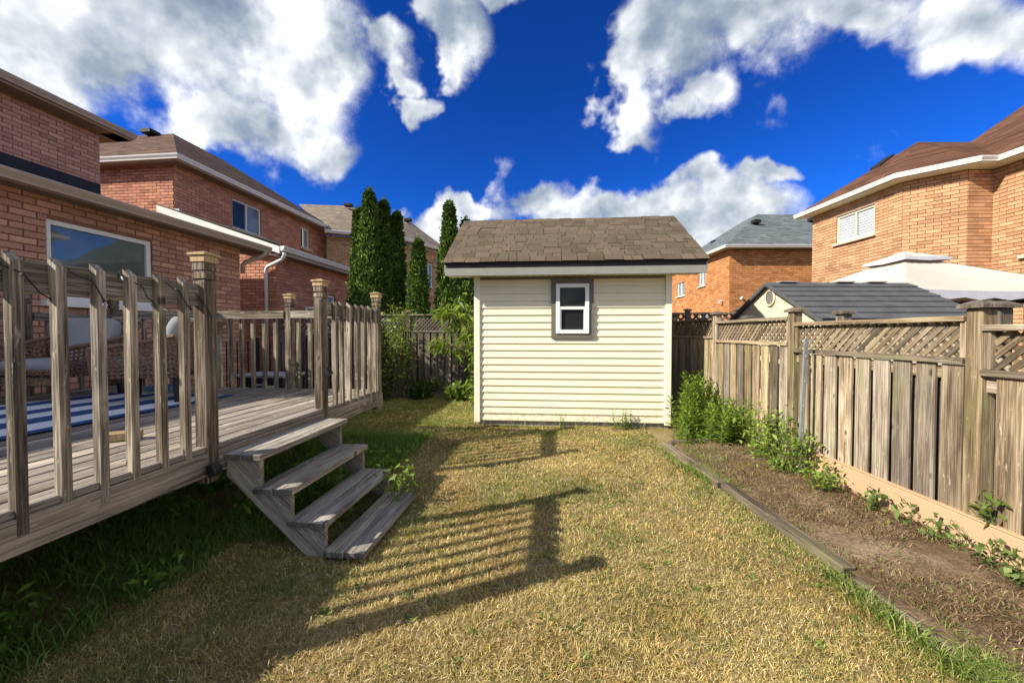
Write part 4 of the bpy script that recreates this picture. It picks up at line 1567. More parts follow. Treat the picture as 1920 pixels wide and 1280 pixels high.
def build_back_fence():
    o = (-4.2, 9.25)
    F = thing('board_fence', 'shaded board fence with lattice top behind the shrubs and beside the shed', 'fence', W(*o), -YAW)
    l = loc2(o)
    posts = [-7.0, -5.25, -3.55, -1.95, -0.3, 1.4, 3.1, 4.2]
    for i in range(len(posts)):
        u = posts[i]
        plank(F, 'post', l(u, 9.25, -.05), l(u, 9.25, 2.02), 0.098, 0.098, 'wood_old_shade', c=0.008)
        cap_mesh(F, *l(u, 9.25), 2.02, 0.075, 'wood_old_shade')
        if i == len(posts) - 1:
            break
        a, b = u + .05, posts[i + 1] - .05
        top, mid = 1.96, 1.55
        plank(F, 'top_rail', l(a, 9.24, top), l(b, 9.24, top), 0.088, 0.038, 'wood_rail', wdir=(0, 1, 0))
        plank(F, 'lattice_rail', l(a, 9.24, mid), l(b, 9.24, mid), 0.085, 0.038, 'wood_old_shade', wdir=(0, 1, 0))
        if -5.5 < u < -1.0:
            lattice(F, (l(a, 9.245, 0)), (1, 0, 0), b - a, mid + .02, top - .02, 'wood_old_shade', spacing=0.095, out=(0, -1, 0))
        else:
            lattice(F, (l(a, 9.245, 0)), (1, 0, 0), b - a, mid + .02, top - .02, 'wood_old_shade', spacing=0.16, w=0.05, out=(0, -1, 0))
        plank(F, 'back_rail', l(a, 9.26, 1.42), l(b, 9.26, 1.42), 0.035, 0.085, 'wood_old_shade', wdir=(0, 1, 0))
        plank(F, 'back_rail', l(a, 9.26, 0.32), l(b, 9.26, 0.32), 0.035, 0.085, 'wood_old_shade', wdir=(0, 1, 0))
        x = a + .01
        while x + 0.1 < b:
            plank(F, 'fence_board', l(x + .064, 9.225, 0.05), l(x + .064 + random.uniform(-.005, .005), 9.225, 1.52), 0.128, 0.018, 'wood_old_shade', wdir=(1, 0, 0))
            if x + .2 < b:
                plank(F, 'fence_board', l(x + .152, 9.29, 0.05), l(x + .152, 9.29, 1.44), 0.125, 0.018, 'wood_old_shade', wdir=(1, 0, 0))
            x += 0.176
    # black metal fence beyond the deck
    o = (-5.3, 6.6)
    B = thing('metal_fence', 'low black metal bar fence behind the deck railing', 'fence', W(*o), -YAW)
    l = loc2(o)
    for z in (1.36, 0.25):
        plank(B, 'rail', l(-6.9, 6.6, z), l(-4.0, 6.6, z), 0.04, 0.03, 'dark_metal')
    for u in np.arange(-6.85, -4.0, 0.11):
        plank(B, 'bar', l(u, 6.6, 0.03), l(u, 6.6, 1.345), 0.016, 0.016, 'dark_metal')
    for u in (-6.9, -5.45, -4.0):
        plank(B, 'post', l(u, 6.6, -.03), l(u, 6.6, 1.42), 0.05, 0.05, 'dark_metal')


build_right_fence()
build_back_fence()


# ------------------------------------------------------------------ garden bed edging and pole
def build_edging():
    def tim(label, a, b, s=(0.095, 0.10)):
        c = (Vector(a) + Vector(b)) / 2
        t = thing('edging_timber', label, 'timber', (c.x, c.y, 0), 0, 'timbers edging the garden bed')
        me = plank(t, 'timber', Vector(a) - Vector((c.x, c.y, 0)), Vector(b) - Vector((c.x, c.y, 0)), s[0], s[1], 'wood_timber', c=0.012)
        return t
    tim('long mossy timber edging the bed nearest the shed', (2.0, 5.02, 0.03), (2.01, 3.66, 0.03))
    tim('long worn timber in the middle of the bed edging', (2.03, 3.63, 0.035), (2.05, 2.30, 0.04))
    tim('timber end sunk under green grass at the near bed edge', (2.065, 2.27, 0.005), (2.09, 0.6, 0.0))
    tim('short timber across the end of the bed by the weeds', (2.06, 5.0, 0.05), (2.95, 5.06, 0.07), (0.09, 0.09))
    p = thing('metal_stake', 'tall grey metal stake leaning on the tan fence', 'stake', (2.86, 3.80, 0.05), 0)
    m = MB()
    # U channel
    prof = [(-.018, -.010), (.018, -.010), (.018, .010), (.014, .010), (.014, -.006), (-.014, -.006), (-.014, .010), (-.018, .010)]
    a, b = Vector((0, 0, -0.05)), Vector((0.06, 0.01, 1.40))
    m.prism([(a.x + x, a.y + y, a.z) for x, y in prof], b - a)
    m.build('channel', 'galvanised', p)
    for k in range(5):
        q = a + (b - a) * (0.2 + 0.17 * k)
        block(p, 'lug', (q.x, q.y - .012, q.z), (0.012, 0.014, 0.03), 'galvanised')


build_edging()


# ------------------------------------------------------------------ neighbour's resin shed and gazebo
def build_resin_shed():
    S = thing('resin_shed', 'low resin shed with charcoal panel roof and cream gable over the fence', 'shed', (4.05, 5.0, 0), R(1.0))
    L, D = 2.12, 2.05
    zw, zr = 1.70, 2.29
    m = MB()
    m.box((L / 2, D / 2, zw / 2), (L, D, zw))
    m.prism([(0, 0, zw), (0, D, zw), (0, D / 2, zr - 0.03)], (L, 0, 0))
    m.build('wall', 'resin_wall', S)
    # round louvred vent in the gable
    cy, cz, r = D / 2 - 0.03, 2.05, 0.105
    ring = [(-0.02, cy + r * math.cos(a), cz + r * 1.12 * math.sin(a)) for a in np.linspace(0, 2 * math.pi, 25)]
    v = MB().tube(ring, 0.014, 6, False).build('vent', 'resin_wall', S, smooth=True)
    for k in range(7):
        z = cz - 0.09 + 0.03 * k
        hw = math.sqrt(max(0, 1 - ((z - cz) / (r * 1.12)) ** 2)) * r
        block(v, 'louver', (-0.012, cy, z), (0.014, 2 * hw, 0.012), 'stone_grey', cf=0.001)
    ov = 0.06
    rows = 7
    th = 0.03
    roof = MB()
    for side in (0, 1):
        y0, y1 = (-ov, D / 2) if side == 0 else (D + ov, D / 2)
        z0 = zw - 0.02
        q = [(-ov, y0, z0), (L + ov, y0, z0), (L + ov, y1, zr), (-ov, y1, zr)]
        roof.slab(q if side == 0 else q[::-1], th)
    ro = roof.build('roof', 'resin_roof', S)
    for r_ in range(rows):
        f0, f1 = r_ / rows, (r_ + 1) / rows + 0.02
        ya, yb = -ov + (D / 2 + ov) * f0, -ov + (D / 2 + ov) * min(f1, 1)
        za, zb = zw - .02 + (zr - zw + .02) * f0, zw - .02 + (zr - zw + .02) * min(f1, 1)
        MB().slab([(-ov - .01, ya - .012, za + .022), (L + ov + .01, ya - .012, za + .022), (L + ov + .01, yb, zb + .006), (-ov - .01, yb, zb + .006)], 0.012).build('roof_panel', 'resin_roof', ro)
    for x in (0.16, 1.05, 1.55):
        block(ro, 'ridge_plate', (x + .1, D / 2 - .02, zr + 0.012), (0.28, 0.12, 0.02), 'resin_patch')
    a = Vector((-ov - .005, -ov, zw - .05))
    b = Vector((-ov - .005, D / 2, zr - .02))
    c = Vector((-ov - .005, D + ov, zw - .05))
    for p, q in ((a, b), (c, b)):
        plank(S, 'gable_trim', p, q, 0.03, 0.05, 'resin_roof')


def build_gazebo():
    x0, x1, y0, y1 = 6.45, 9.85, 6.3, 9.7
    cx, cy = (x0 + x1) / 2, (y0 + y1) / 2
    G = thing('gazebo', 'patio gazebo with two-tier white fabric canopy behind the fence', 'gazebo', (cx, cy, 0))
    ze, zt = 2.24, 2.93

    def canopy(hx, hy, zb, ztop, inner, sag, nu=12, nv=6):
        V, Fc = [], []
        corners = [(-hx, -hy), (hx, -hy), (hx, hy), (-hx, hy)]
        for k in range(4):
            a, b = corners[k], corners[(k + 1) % 4]
            base = len(V)
            for j in range(nv + 1):
                f = j / nv
                for i in range(nu + 1):
                    s = i / nu
                    x = (a[0] + (b[0] - a[0]) * s) * (1 - f * (1 - inner))
                    y = (a[1] + (b[1] - a[1]) * s) * (1 - f * (1 - inner))
                    sg = sag * math.sin(math.pi * s) * math.sin(math.pi * (0.15 + 0.85 * f)) + 0.05 * math.sin(math.pi * s) * (1 - f)
                    V.append((x, y, zb + (ztop - zb) * f - sg + 0.006 * math.sin(s * 31 + k)))
            for j in range(nv):
                for i in range(nu):
                    p = base + j * (nu + 1) + i
                    Fc.append((p, p + 1, p + nu + 2, p + nu + 1))
        me = bpy.data.meshes.new('canopy')
        me.from_pydata(V, [], Fc)
        bm = bmesh.new()
        bm.from_mesh(me)
        bmesh.ops.remove_doubles(bm, verts=bm.verts, dist=0.002)
        bmesh.ops.recalc_face_normals(bm, faces=bm.faces)
        bm.to_mesh(me)
        bm.free()
        return me
    hx, hy = (x1 - x0) / 2, (y1 - y0) / 2
    mk('canopy', canopy(hx, hy, ze, zt, 0.2, 0.07), 'canopy', G, smooth=True)
    mk('canopy_top', canopy(0.46, 0.46, 3.00, 3.19, 0.02, 0.015, 8, 4), 'canopy', G, smooth=True)
    for k in range(4):
        a = [(-.46, -.46), (.46, -.46), (.46, .46), (-.46, .46)]
        p, q = a[k], a[(k + 1) % 4]
        m = MB()
        m.face([(*p, 3.005), (*q, 3.005), (q[0], q[1], 2.955), ((p[0] + q[0]) / 2 * 1.0, (p[1] + q[1]) / 2 * 1.0, 2.93), (p[0], p[1], 2.955)])
        m.build('top_valance', 'canopy_valance', G)
        c = [(-hx, -hy), (hx, -hy), (hx, hy), (-hx, hy)]
        p, q = c[k], c[(k + 1) % 4]
        m = MB()
        n = 14
        for i in range(n):
            s0, s1 = i / n, (i + 1) / n
            f = lambda s: (p[0] + (q[0] - p[0]) * s, p[1] + (q[1] - p[1]) * s)
            zz = lambda s: ze - 0.05 * math.sin(math.pi * s)
            dd = lambda s: 0.13 + 0.02 * math.sin(s * 40)
            m.face([(*f(s0), zz(s0)), (*f(s1), zz(s1)), (*f(s1), zz(s1) - dd(s1)), (*f(s0), zz(s0) - dd(s0))])
        m.build('valance', 'canopy_valance', G, smooth=True)
        x, y = c[k][0] * 0.95, c[k][1] * 0.95
        plank(G, 'leg', (x, y, 0), (x, y, ze - 0.03), 0.07, 0.07, 'dark_metal')
        a2, b2 = c[k], c[(k + 1) % 4]
        plank(G, 'beam', (a2[0] * .95, a2[1] * .95, ze - 0.09), (b2[0] * .95, b2[1] * .95, ze - 0.09), 0.05, 0.06, 'dark_metal', wdir=(0, 0, 1))
        plank(G, 'roof_rib', (c[k][0] * .95, c[k][1] * .95, ze - .03), (c[k][0] * .18, c[k][1] * .18, zt - .05), 0.03, 0.03, 'dark_metal')
        # corner brackets under the edge
        for s in (0.3, 0.7):
            bx, by = a2[0] * .95 + (b2[0] - a2[0]) * .95 * s, a2[1] * .95 + (b2[1] - a2[1]) * .95 * s
            block(G, 'bracket', (bx, by, ze - 0.14), (0.12, 0.12, 0.05), 'dark_metal')


build_resin_shed()
build_gazebo()


# ------------------------------------------------------------------ things on and around the deck
def rounded(sx, sy, sz, p=0.35, n=10):
    """pillow: rounded box of given half sizes"""
    V, Fc = [], []
    sgp = lambda a, e: math.copysign(abs(a) ** e, a)
    for i in range(n + 1):
        th = -math.pi / 2 + math.pi * i / n
        for j in range(2 * n):
            ph = 2 * math.pi * j / (2 * n)
            V.append((sx * sgp(math.cos(th), p) * sgp(math.cos(ph), p), sy * sgp(math.cos(th), p) * sgp(math.sin(ph), p), sz * sgp(math.sin(th), 0.75)))
    for i in range(n):
        for j in range(2 * n):
            a = i * 2 * n + j
            b = i * 2 * n + (j + 1) % (2 * n)
            Fc.append((a, b, b + 2 * n, a + 2 * n))
    m = MB()
    m.v, m.f = V, Fc
    return m


def woven(m, P, nu, nv, wid=0.5, t=0.004):
    """open basket weave over a patch P(s,t) -> point; two crossing sets of flat strands"""
    def strip(pts, wdirs, w):
        n0 = len(m.v)
        for p, wd in zip(pts, wdirs):
            m.v.append(tuple(p + wd * w))
            m.v.append(tuple(p - wd * w))
        for i in range(len(pts) - 1):
            a = n0 + 2 * i
            m.f.append((a, a + 1, a + 3, a + 2))
    for i in range(nu + 1):
        s = i / nu
        pts, wd = [], []
        for j in range(nv * 2 + 1):
            q = j / (nv * 2)
            e = 0.01
            du = (P(min(1, s + e), q) - P(max(0, s - e), q))
            dv = (P(s, min(1, q + e)) - P(s, max(0, q - e)))
            nn = du.cross(dv).normalized()
            pts.append(P(s, q) + nn * t * (1 if (i + j) % 2 else -1))
            wd.append(du.normalized())
        L = (P(1, .5) - P(0, .5)).length / nu
        strip(pts, wd, L * wid * 0.5)
    for j in range(nv + 1):
        q = j / nv
        pts, wd = [], []
        for i in range(nu * 2 + 1):
            s = i / (nu * 2)
            e = 0.01
            du = (P(min(1, s + e), q) - P(max(0, s - e), q))
            dv = (P(s, min(1, q + e)) - P(s, max(0, q - e)))
            nn = du.cross(dv).normalized()
            pts.append(P(s, q) + nn * t * (-1 if (i + j) % 2 else 1))
            wd.append(dv.normalized())
        L = (P(.5, 1) - P(.5, 0)).length / nv
        strip(pts, wd, L * wid * 0.5)


def build_chair(label, uv, rz):
    w = W(*uv, 0.775)
    C = thing('wicker_chair', label, 'chair', w, rz, 'wicker armchairs on the deck')
    # local: faces -y, width along x
    for x, y in ((-.31, -.30), (.31, -.30), (-.30, .30), (.30, .30)):
        plank(C, 'leg', (x * 1.06, y * 1.08, 0), (x, y, 0.30), 0.045, 0.045, 'chair_leg', c=0.006)
    fr = MB()
    for z in (0.285,):
        fr.box((0, -.33, z), (.70, .035, .035)).box((0, .33, z), (.70, .035, .035)).box((-.335, 0, z), (.035, .62, .035)).box((.335, 0, z), (.035, .62, .035))
    fr.build('seat_frame', 'chair_leg', C)
    m = MB()
    woven(m, lambda s, q: Vector((-.34 + .68 * s, -.345, .20 + .14 * q)), 16, 4, 0.62)
    m.build('woven_apron', 'wicker', C)
    for sx in (-1, 1):
        m = MB()
        woven(m, lambda s, q: Vector((sx * (.355 + .04 * q), -.34 + .68 * s, .28 + (.30 + .10 * s) * q)), 14, 8, 0.55)
        m.tube([(sx * .395, -.36, .57), (sx * .40, 0, .62), (sx * .40, .34, .70)], 0.022, 6)
        m.tube([(sx * .355, -.35, .28), (sx * .395, -.36, .57)], 0.018, 6)
        m.build('woven_arm', 'wicker', C)
    m = MB()

    def back(s, q):
        x = (-.36 + .72 * s) * (1 + .12 * q)
        return Vector((x, .34 + .13 * q + .10 * q * q - .06 * (2 * s - 1) ** 2 * q, .30 + .56 * q))
    woven(m, back, 16, 12, 0.55)
    m.tube([back(s, 1.0) for s in np.linspace(0, 1, 11)], 0.024, 6)
    m.build('woven_back', 'wicker', C)
    rounded(.32, .32, .07, .22).build('seat_cushion', 'cushion', C, loc=(0, -.02, .385), smooth=True)
    rounded(.33, .065, .25, 0.2).build('back_cushion', 'cushion', C, mw=Matrix.Translation((0, .255, .66)) @ Matrix.Rotation(R(-17), 4, 'X'), smooth=True)
    return C


build_chair('wicker armchair with grey cushions at the far left end of the striped rug', (-5.42, 3.72), -YAW + R(8))
build_chair('wicker armchair with grey cushions whose back is near the railing post', (-4.35, 3.80), -YAW + R(-66))

rug = thing('outdoor_rug', 'blue and white striped rug lying on the deck', 'rug', W(-4.55, 2.4, 0.772), -YAW)
mr = MB()
nx, ny = 8, 30
for i in range(nx):
    for j in range(ny):
        def P(a, b):
            x, y = -0.85 + 1.7 * a / nx, -1.7 + 3.4 * b / ny
            return (x, y, 0.009 + 0.004 * math.sin(y * 3.1 + x) + 0.003 * math.sin(x * 7))
        mr.face([P(i, j), P(i + 1, j), P(i + 1, j + 1), P(i, j + 1)])
rg = mr.build('pile', 'rug_stripes', rug, fix=False)
bpy.context.view_layer.update()
bmr = bmesh.new()
bmr.from_mesh(rg.data)
bmesh.ops.remove_doubles(bmr, verts=bmr.verts, dist=0.001)
bmesh.ops.solidify(bmr, geom=bmr.faces, thickness=-0.006)
bmr.to_mesh(rg.data)
bmr.free()

blk = thing('wood_offcut', 'short pale wood offcut lying on the deck boards by the railing', 'wood block', W(-2.92, 2.32, 0.772), -YAW + R(35))
block(blk, 'offcut', (0, 0, 0.03), (0.19, 0.09, 0.055), 'wood_new')


def spot_light(label, uv, z, out):
    s = thing('solar_light', label, 'light', W(*uv, z), -YAW, 'solar spotlights on the deck posts')
    s.scale = (0.62, 0.62, 0.62)
    block(s, 'bracket', (0.012, 0, 0), (0.024, 0.05, 0.09), 'dark_metal')
    block(s, 'arm', (0.035, 0, 0.0), (0.04, 0.016, 0.03), 'dark_metal')
    m = MB()
    m.prism([(0.04, -.055, .06), (0.075, -.055, .075), (0.125, -.055, -.03), (0.07, -.055, -.065), (0.05, -.055, -.06)], (0, .11, 0))
    h = m.build('lamp_head', 'dark_metal', s)
    MB().prism([(0.078, -.05, .070), (0.123, -.05, -.024), (0.126, -.05, -.022), (0.082, -.05, .072)], (0, .10, 0)).build('solar_panel', 'glass_dark', h)


spot_light('black solar spotlight low on the post beside the steps', (-2.20, 2.235), 0.625, 1)
spot_light('black solar spotlight halfway up the post at the top of the steps', (-2.20, 3.50), 1.13, 1)


def build_string_lights():
    o = (-2.24, 1.7)
    S = thing('string_lights', 'thin dark string of fairy lights wound along the near top rail', 'string lights', W(*o, 1.8), -YAW)
    l = lambda u, v, z: (u - o[0], v - o[1], z - 1.8)
    pts = []
    v = 0.6
    k = 0
    while v < 2.26:
        ph = k % 4
        pts.append([(-2.235, v, 1.822), (-2.19, v + .02, 1.75), (-2.20, v + .05, 1.655), (-2.29, v + .06, 1.70)][ph])
        v += 0.045 + 0.02 * random.random()
        k += 1
    # smooth path
    path = []
    for i in range(len(pts) - 1):
        a, b = Vector(pts[i]), Vector(pts[i + 1])
        for t in (0, .33, .66):
            p = a.lerp(b, t)
            p.z -= 0.02 * math.sin(math.pi * t) * random.uniform(0.2, 1.6)
            path.append(l(*p))
    path += [l(-2.19, 2.24, 1.66), l(-2.185, 2.26, 1.60)]
    MB().tube(path, 0.0028, 5).build('wire', 'dark_metal', S, smooth=True)
    for i in range(4, len(path), 7):
        p = Vector(path[i])
        d = Vector((random.uniform(.01, .05), random.uniform(-.04, .04), random.uniform(-.05, .04)))
        b = MB().tube([p, p + d * .6], 0.003, 5).build('bulb_holder', 'dark_metal', S)
        MB().tube([p + d * .6, p + d * .8, p + d * 1.0], [0.0035, 0.004, 0.0015], 5).build('bulb', 'bulb', b)


build_string_lights()


def build_deck_box():
    o = (-4.75, 6.05)
    B = thing('storage_bin', 'dark plastic storage bin with grey lid on the ground behind the deck', 'bin', W(*o), -YAW)
    m = MB()
    for k in range(6):
        m.box((0, 0, 0.06 + 0.125 * k), (0.80 - (0.02 if k % 2 else 0), 0.5 - (0.02 if k % 2 else 0), 0.123))
    m.build('body', 'plastic_dark', B)
    block(B, 'lid', (0, 0, 0.80), (0.86, 0.56, 0.05), 'plastic_grey', cf=0.012)
    block(B, 'lid_rim', (0, -.01, 0.765), (0.82, 0.52, 0.04), 'plastic_dark', cf=0.008)
    block(B, 'label_plate', (0.2, -0.258, 0.55), (0.2, 0.012, 0.2), 'resin_wall')
    block(B, 'handle', (0, -0.285, 0.66), (0.22, 0.04, 0.03), 'plastic_grey', cf=0.008)
    t = thing('water_tray', 'shallow pale blue tray at the deck corner', 'tray', W(-4.95, 4.45, 0.775), -YAW)
    m = MB()
    m.box((0, 0, 0.006), (0.34, 0.24, 0.012))
    for sx in (-1, 1):
        m.box((sx * .165, 0, 0.03), (0.012, 0.24, 0.05)).box((0, sx * .115, 0.0305), (0.318, 0.012, 0.049))
    m.build('pan', 'blue_plastic', t)
    g = thing('green_bin', 'teal green cart glimpsed through the dark fence beside the shed', 'bin', (4.05, 8.6, 0))
    m = MB()
    m.prism([(-.28, -.3, 0.05), (.28, -.3, 0.05), (.34, -.36, 0.95), (-.34, -.36, 0.95)], (0, 0.6, 0))
    m.build('body', 'teal_plastic', g)
    block(g, 'lid', (0, -.05, 0.98), (0.74, 0.74, 0.06), 'teal_plastic', cf=0.015)
    for x in (-.3, .3):
        MB().tube([(x, .3, .1), (x + .03, .3, .1)], 0.1, 12).build('wheel', 'plastic_dark', g)
    # white trellis panels in the neighbour's yard
    for k, (u, v, wd) in enumerate(((-7.0, 11.0, 0.9), (-6.0, 11.1, 0.75))):
        t = thing('trellis_panel', ('white trellis panel beside the red house wall, left one' if k == 0 else 'white trellis panel beside the red house wall, right one'), 'trellis', W(u, v), -YAW, 'white trellis panels')
        for x in (-wd / 2, wd / 2):
            plank(t, 'upright', (x, 0, 0), (x, 0, 2.30), 0.05, 0.05, 'white_vinyl')
        for z in (1.55, 2.28):
            plank(t, 'bar', (-wd / 2, -.03, z), (wd / 2, -.03, z), 0.05, 0.02, 'white_vinyl', wdir=(0, 0, 1))
        n = 4
        for i in range(n):
            a = -wd / 2 + wd * i / n
            b = a + wd / n
            plank(t, 'brace', (a, -.01, 1.56), (b, -.01, 2.26), 0.025, 0.01, 'white_vinyl', wdir=(1, 0, 0))
            plank(t, 'brace', (b, .003, 1.56), (a, .003, 2.26), 0.025, 0.01, 'white_vinyl', wdir=(1, 0, 0))


build_deck_box()


# ------------------------------------------------------------------ trees and shrubs
def leaf_obj(name, parent, V, F, C, mat, kind=None, loc=None):
    return mk(name, fast_mesh(name, V, F, C), mat, parent, loc, kind=kind)


def jitter_cols(n, base, var=0.25, alt=None, altp=0.0):
    c = np.tile(np.array(base, np.float32), (n, 1))
    if alt is not None:
        k = RNG.random(n) < altp
        c[k] = alt
    return c * (1 + (RNG.random((n, 1)) - 0.5) * 2 * var)


def cedar(label, x, y, top, rad, n=9000, lean=0.0, base=0.1):
    n = int(n * 1.7)
    T = thing('cedar_tree', label, 'tree', (x, y, 0), RNG.random() * 6, 'cedars behind the back fence')
    MB().tube([(0, 0, -.1), (0.02, 0, top * .4), (0, 0.01, top * .93)], [0.09, 0.06, 0.015], 7).build('trunk', 'bark', T)
    # lumpy column of flat sprays gathered in upright clumps
    nc = int(420 * max(0.5, top / 5))
    h = RNG.random(nc) ** 0.85
    prof = lambda q: np.clip(np.minimum((1 - q) ** 0.62 * 1.08, 0.62 + 0.9 * q), 0.02, 1)
    ang = RNG.random(nc) * 2 * np.pi
    lump = 0.80 + 0.34 * vnoise(ang * 1.6 + 9, h * 7 + x, 1.0, 2)
    rr = rad * prof(h) * lump
    cz = base + h * (top - base - 0.08)
    cx, cy = rr * np.cos(ang) * 0.93, rr * np.sin(ang) * 0.93
    csz = (0.10 + 0.09 * RNG.random(nc)) * (0.5 + 0.45 * prof(h)) * (rad / 0.5) ** 0.4 * 0.8
    k = RNG.integers(0, nc, n)
    off = RNG.normal(size=(n, 3)) * csz[k][:, None] * np.array([0.62, 0.62, 0.95])
    P = np.stack([cx[k], cy[k], cz[k]], 1) + off
    P[:, 2] = np.clip(P[:, 2], 0.05, None)
    outw = np.stack([np.cos(ang[k]), np.sin(ang[k]), np.zeros(n)], 1)
    D = outw * 0.55 + np.array([[0, 0, 1.0]]) + RNG.normal(size=(n, 3)) * 0.45
    S = np.cross(D, outw + RNG.normal(size=(n, 3)) * 0.8)
    L = 0.06 + 0.045 * RNG.random(n)
    V, F = kites(P, D, S, L, L * 0.55)
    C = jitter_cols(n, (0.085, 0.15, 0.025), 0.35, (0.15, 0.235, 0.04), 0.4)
    # inner sprays close the column
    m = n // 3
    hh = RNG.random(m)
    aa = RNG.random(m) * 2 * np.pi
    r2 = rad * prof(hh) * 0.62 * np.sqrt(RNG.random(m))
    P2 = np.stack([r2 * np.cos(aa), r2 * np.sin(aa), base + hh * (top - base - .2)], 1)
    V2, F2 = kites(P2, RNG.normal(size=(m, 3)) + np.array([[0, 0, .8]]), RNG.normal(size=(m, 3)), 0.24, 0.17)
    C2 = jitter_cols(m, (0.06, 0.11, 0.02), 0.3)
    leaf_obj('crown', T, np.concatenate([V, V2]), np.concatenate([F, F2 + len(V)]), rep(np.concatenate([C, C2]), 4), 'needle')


cedar('tallest column cedar, centre of the left cedar cluster', -4.42, 12.0, 5.95, 0.50, 11000)
cedar('slimmer cedar on the house side of the tallest one', -4.86, 12.3, 5.50, 0.40, 8000)
cedar('slim dark cedar just right of the tallest one', -4.08, 12.3, 5.75, 0.36, 8000)
cedar('narrow lone cedar between the cluster and the small cone', -3.72, 12.5, 5.45, 0.36, 8000)
cedar('small cone-shaped cedar in front of the buff house', -2.92, 12.0, 4.45, 0.44, 7000)
cedar('tall cedar rising behind the shed roof corner', -1.98, 12.2, 5.65, 0.50, 11000)
cedar('short cedar tip showing over the shed roof edge', -1.50, 12.6, 5.25, 0.50, 8000)
cedar('broad low cedar filling the gap beside the shed wall', -1.35, 11.2, 2.9, 0.62, 7000)


def leafy(label, name, cat, loc, stems, n_leaf, L, wid, cols, spread=0.12, droop=0.25, group=None, bark='bark', r0=0.012, leaf_from=0.25, face=None):
    """plant made of bent stems with leaves along them; stems: list of point lists (local)"""
    T = thing(name, label, cat, loc, 0, group)
    m = MB()
    PP, DD = [], []
    for st in stems:
        pts = [Vector(p) for p in st]
        fine = []
        for i in range(len(pts) - 1):
            for q in np.linspace(0, 1, 5)[:-1]:
                fine.append(pts[i].lerp(pts[i + 1], q))
        fine.append(pts[-1])
        m.tube(fine, [r0 * (1 - 0.8 * i / len(fine)) for i in range(len(fine))], 5)
        k = max(3, int(n_leaf / len(stems)))
        t = leaf_from + (1 - leaf_from) * RNG.random(k)
        idx = np.clip((t * (len(fine) - 1)).astype(int), 0, len(fine) - 2)
        base = np.array([fine[i] for i in idx]) + RNG.normal(size=(k, 3)) * spread * np.array([1, 1, .7])
        ax = np.array([(fine[i + 1] - fine[i]).normalized() for i in idx])
        PP.append(base)
        DD.append(ax * 0.35 + unit(k) * 0.9 + np.array([[0, 0, 0.15]]))
    m.build('stem', bark, T)
    P, D = np.concatenate(PP), np.concatenate(DD)
    n = len(P)
    S = np.cross(D, np.array([[0, 0, 1.0]])) + RNG.normal(size=(n, 3)) * 0.4
    Ls = L * (0.6 + 0.7 * RNG.random(n))
    V, F = kites(P, D, S, Ls, Ls * wid, droop * RNG.random(n) * 1.6)
    C = jitter_cols(n, cols[0], 0.25, cols[1], 0.45)
    leaf_obj('foliage', T, V, F, rep(C, 4), 'leaf')
    return T


GREEN = ((0.11, 0.17, 0.03), (0.17, 0.25, 0.045))
DARKG = ((0.035, 0.07, 0.018), (0.06, 0.10, 0.02))
FRESH = ((0.16, 0.24, 0.04), (0.25, 0.33, 0.06))


def stems(n, h, sp, lean=(0, 0), curve=0.2):
    out = []
    for i in range(n):
        a = RNG.random() * 6.28
        r = sp * math.sqrt(RNG.random())
        hh = h * (0.7 + 0.35 * RNG.random())
        b = Vector((r * math.cos(a) * .35, r * math.sin(a) * .35, 0))
        e = Vector((r * math.cos(a) + lean[0], r * math.sin(a) + lean[1], hh))
        mid = b.lerp(e, 0.5) + Vector((RNG.normal() * .05, RNG.normal() * .05, hh * .08))
        out.append([b, mid, e])
    return out


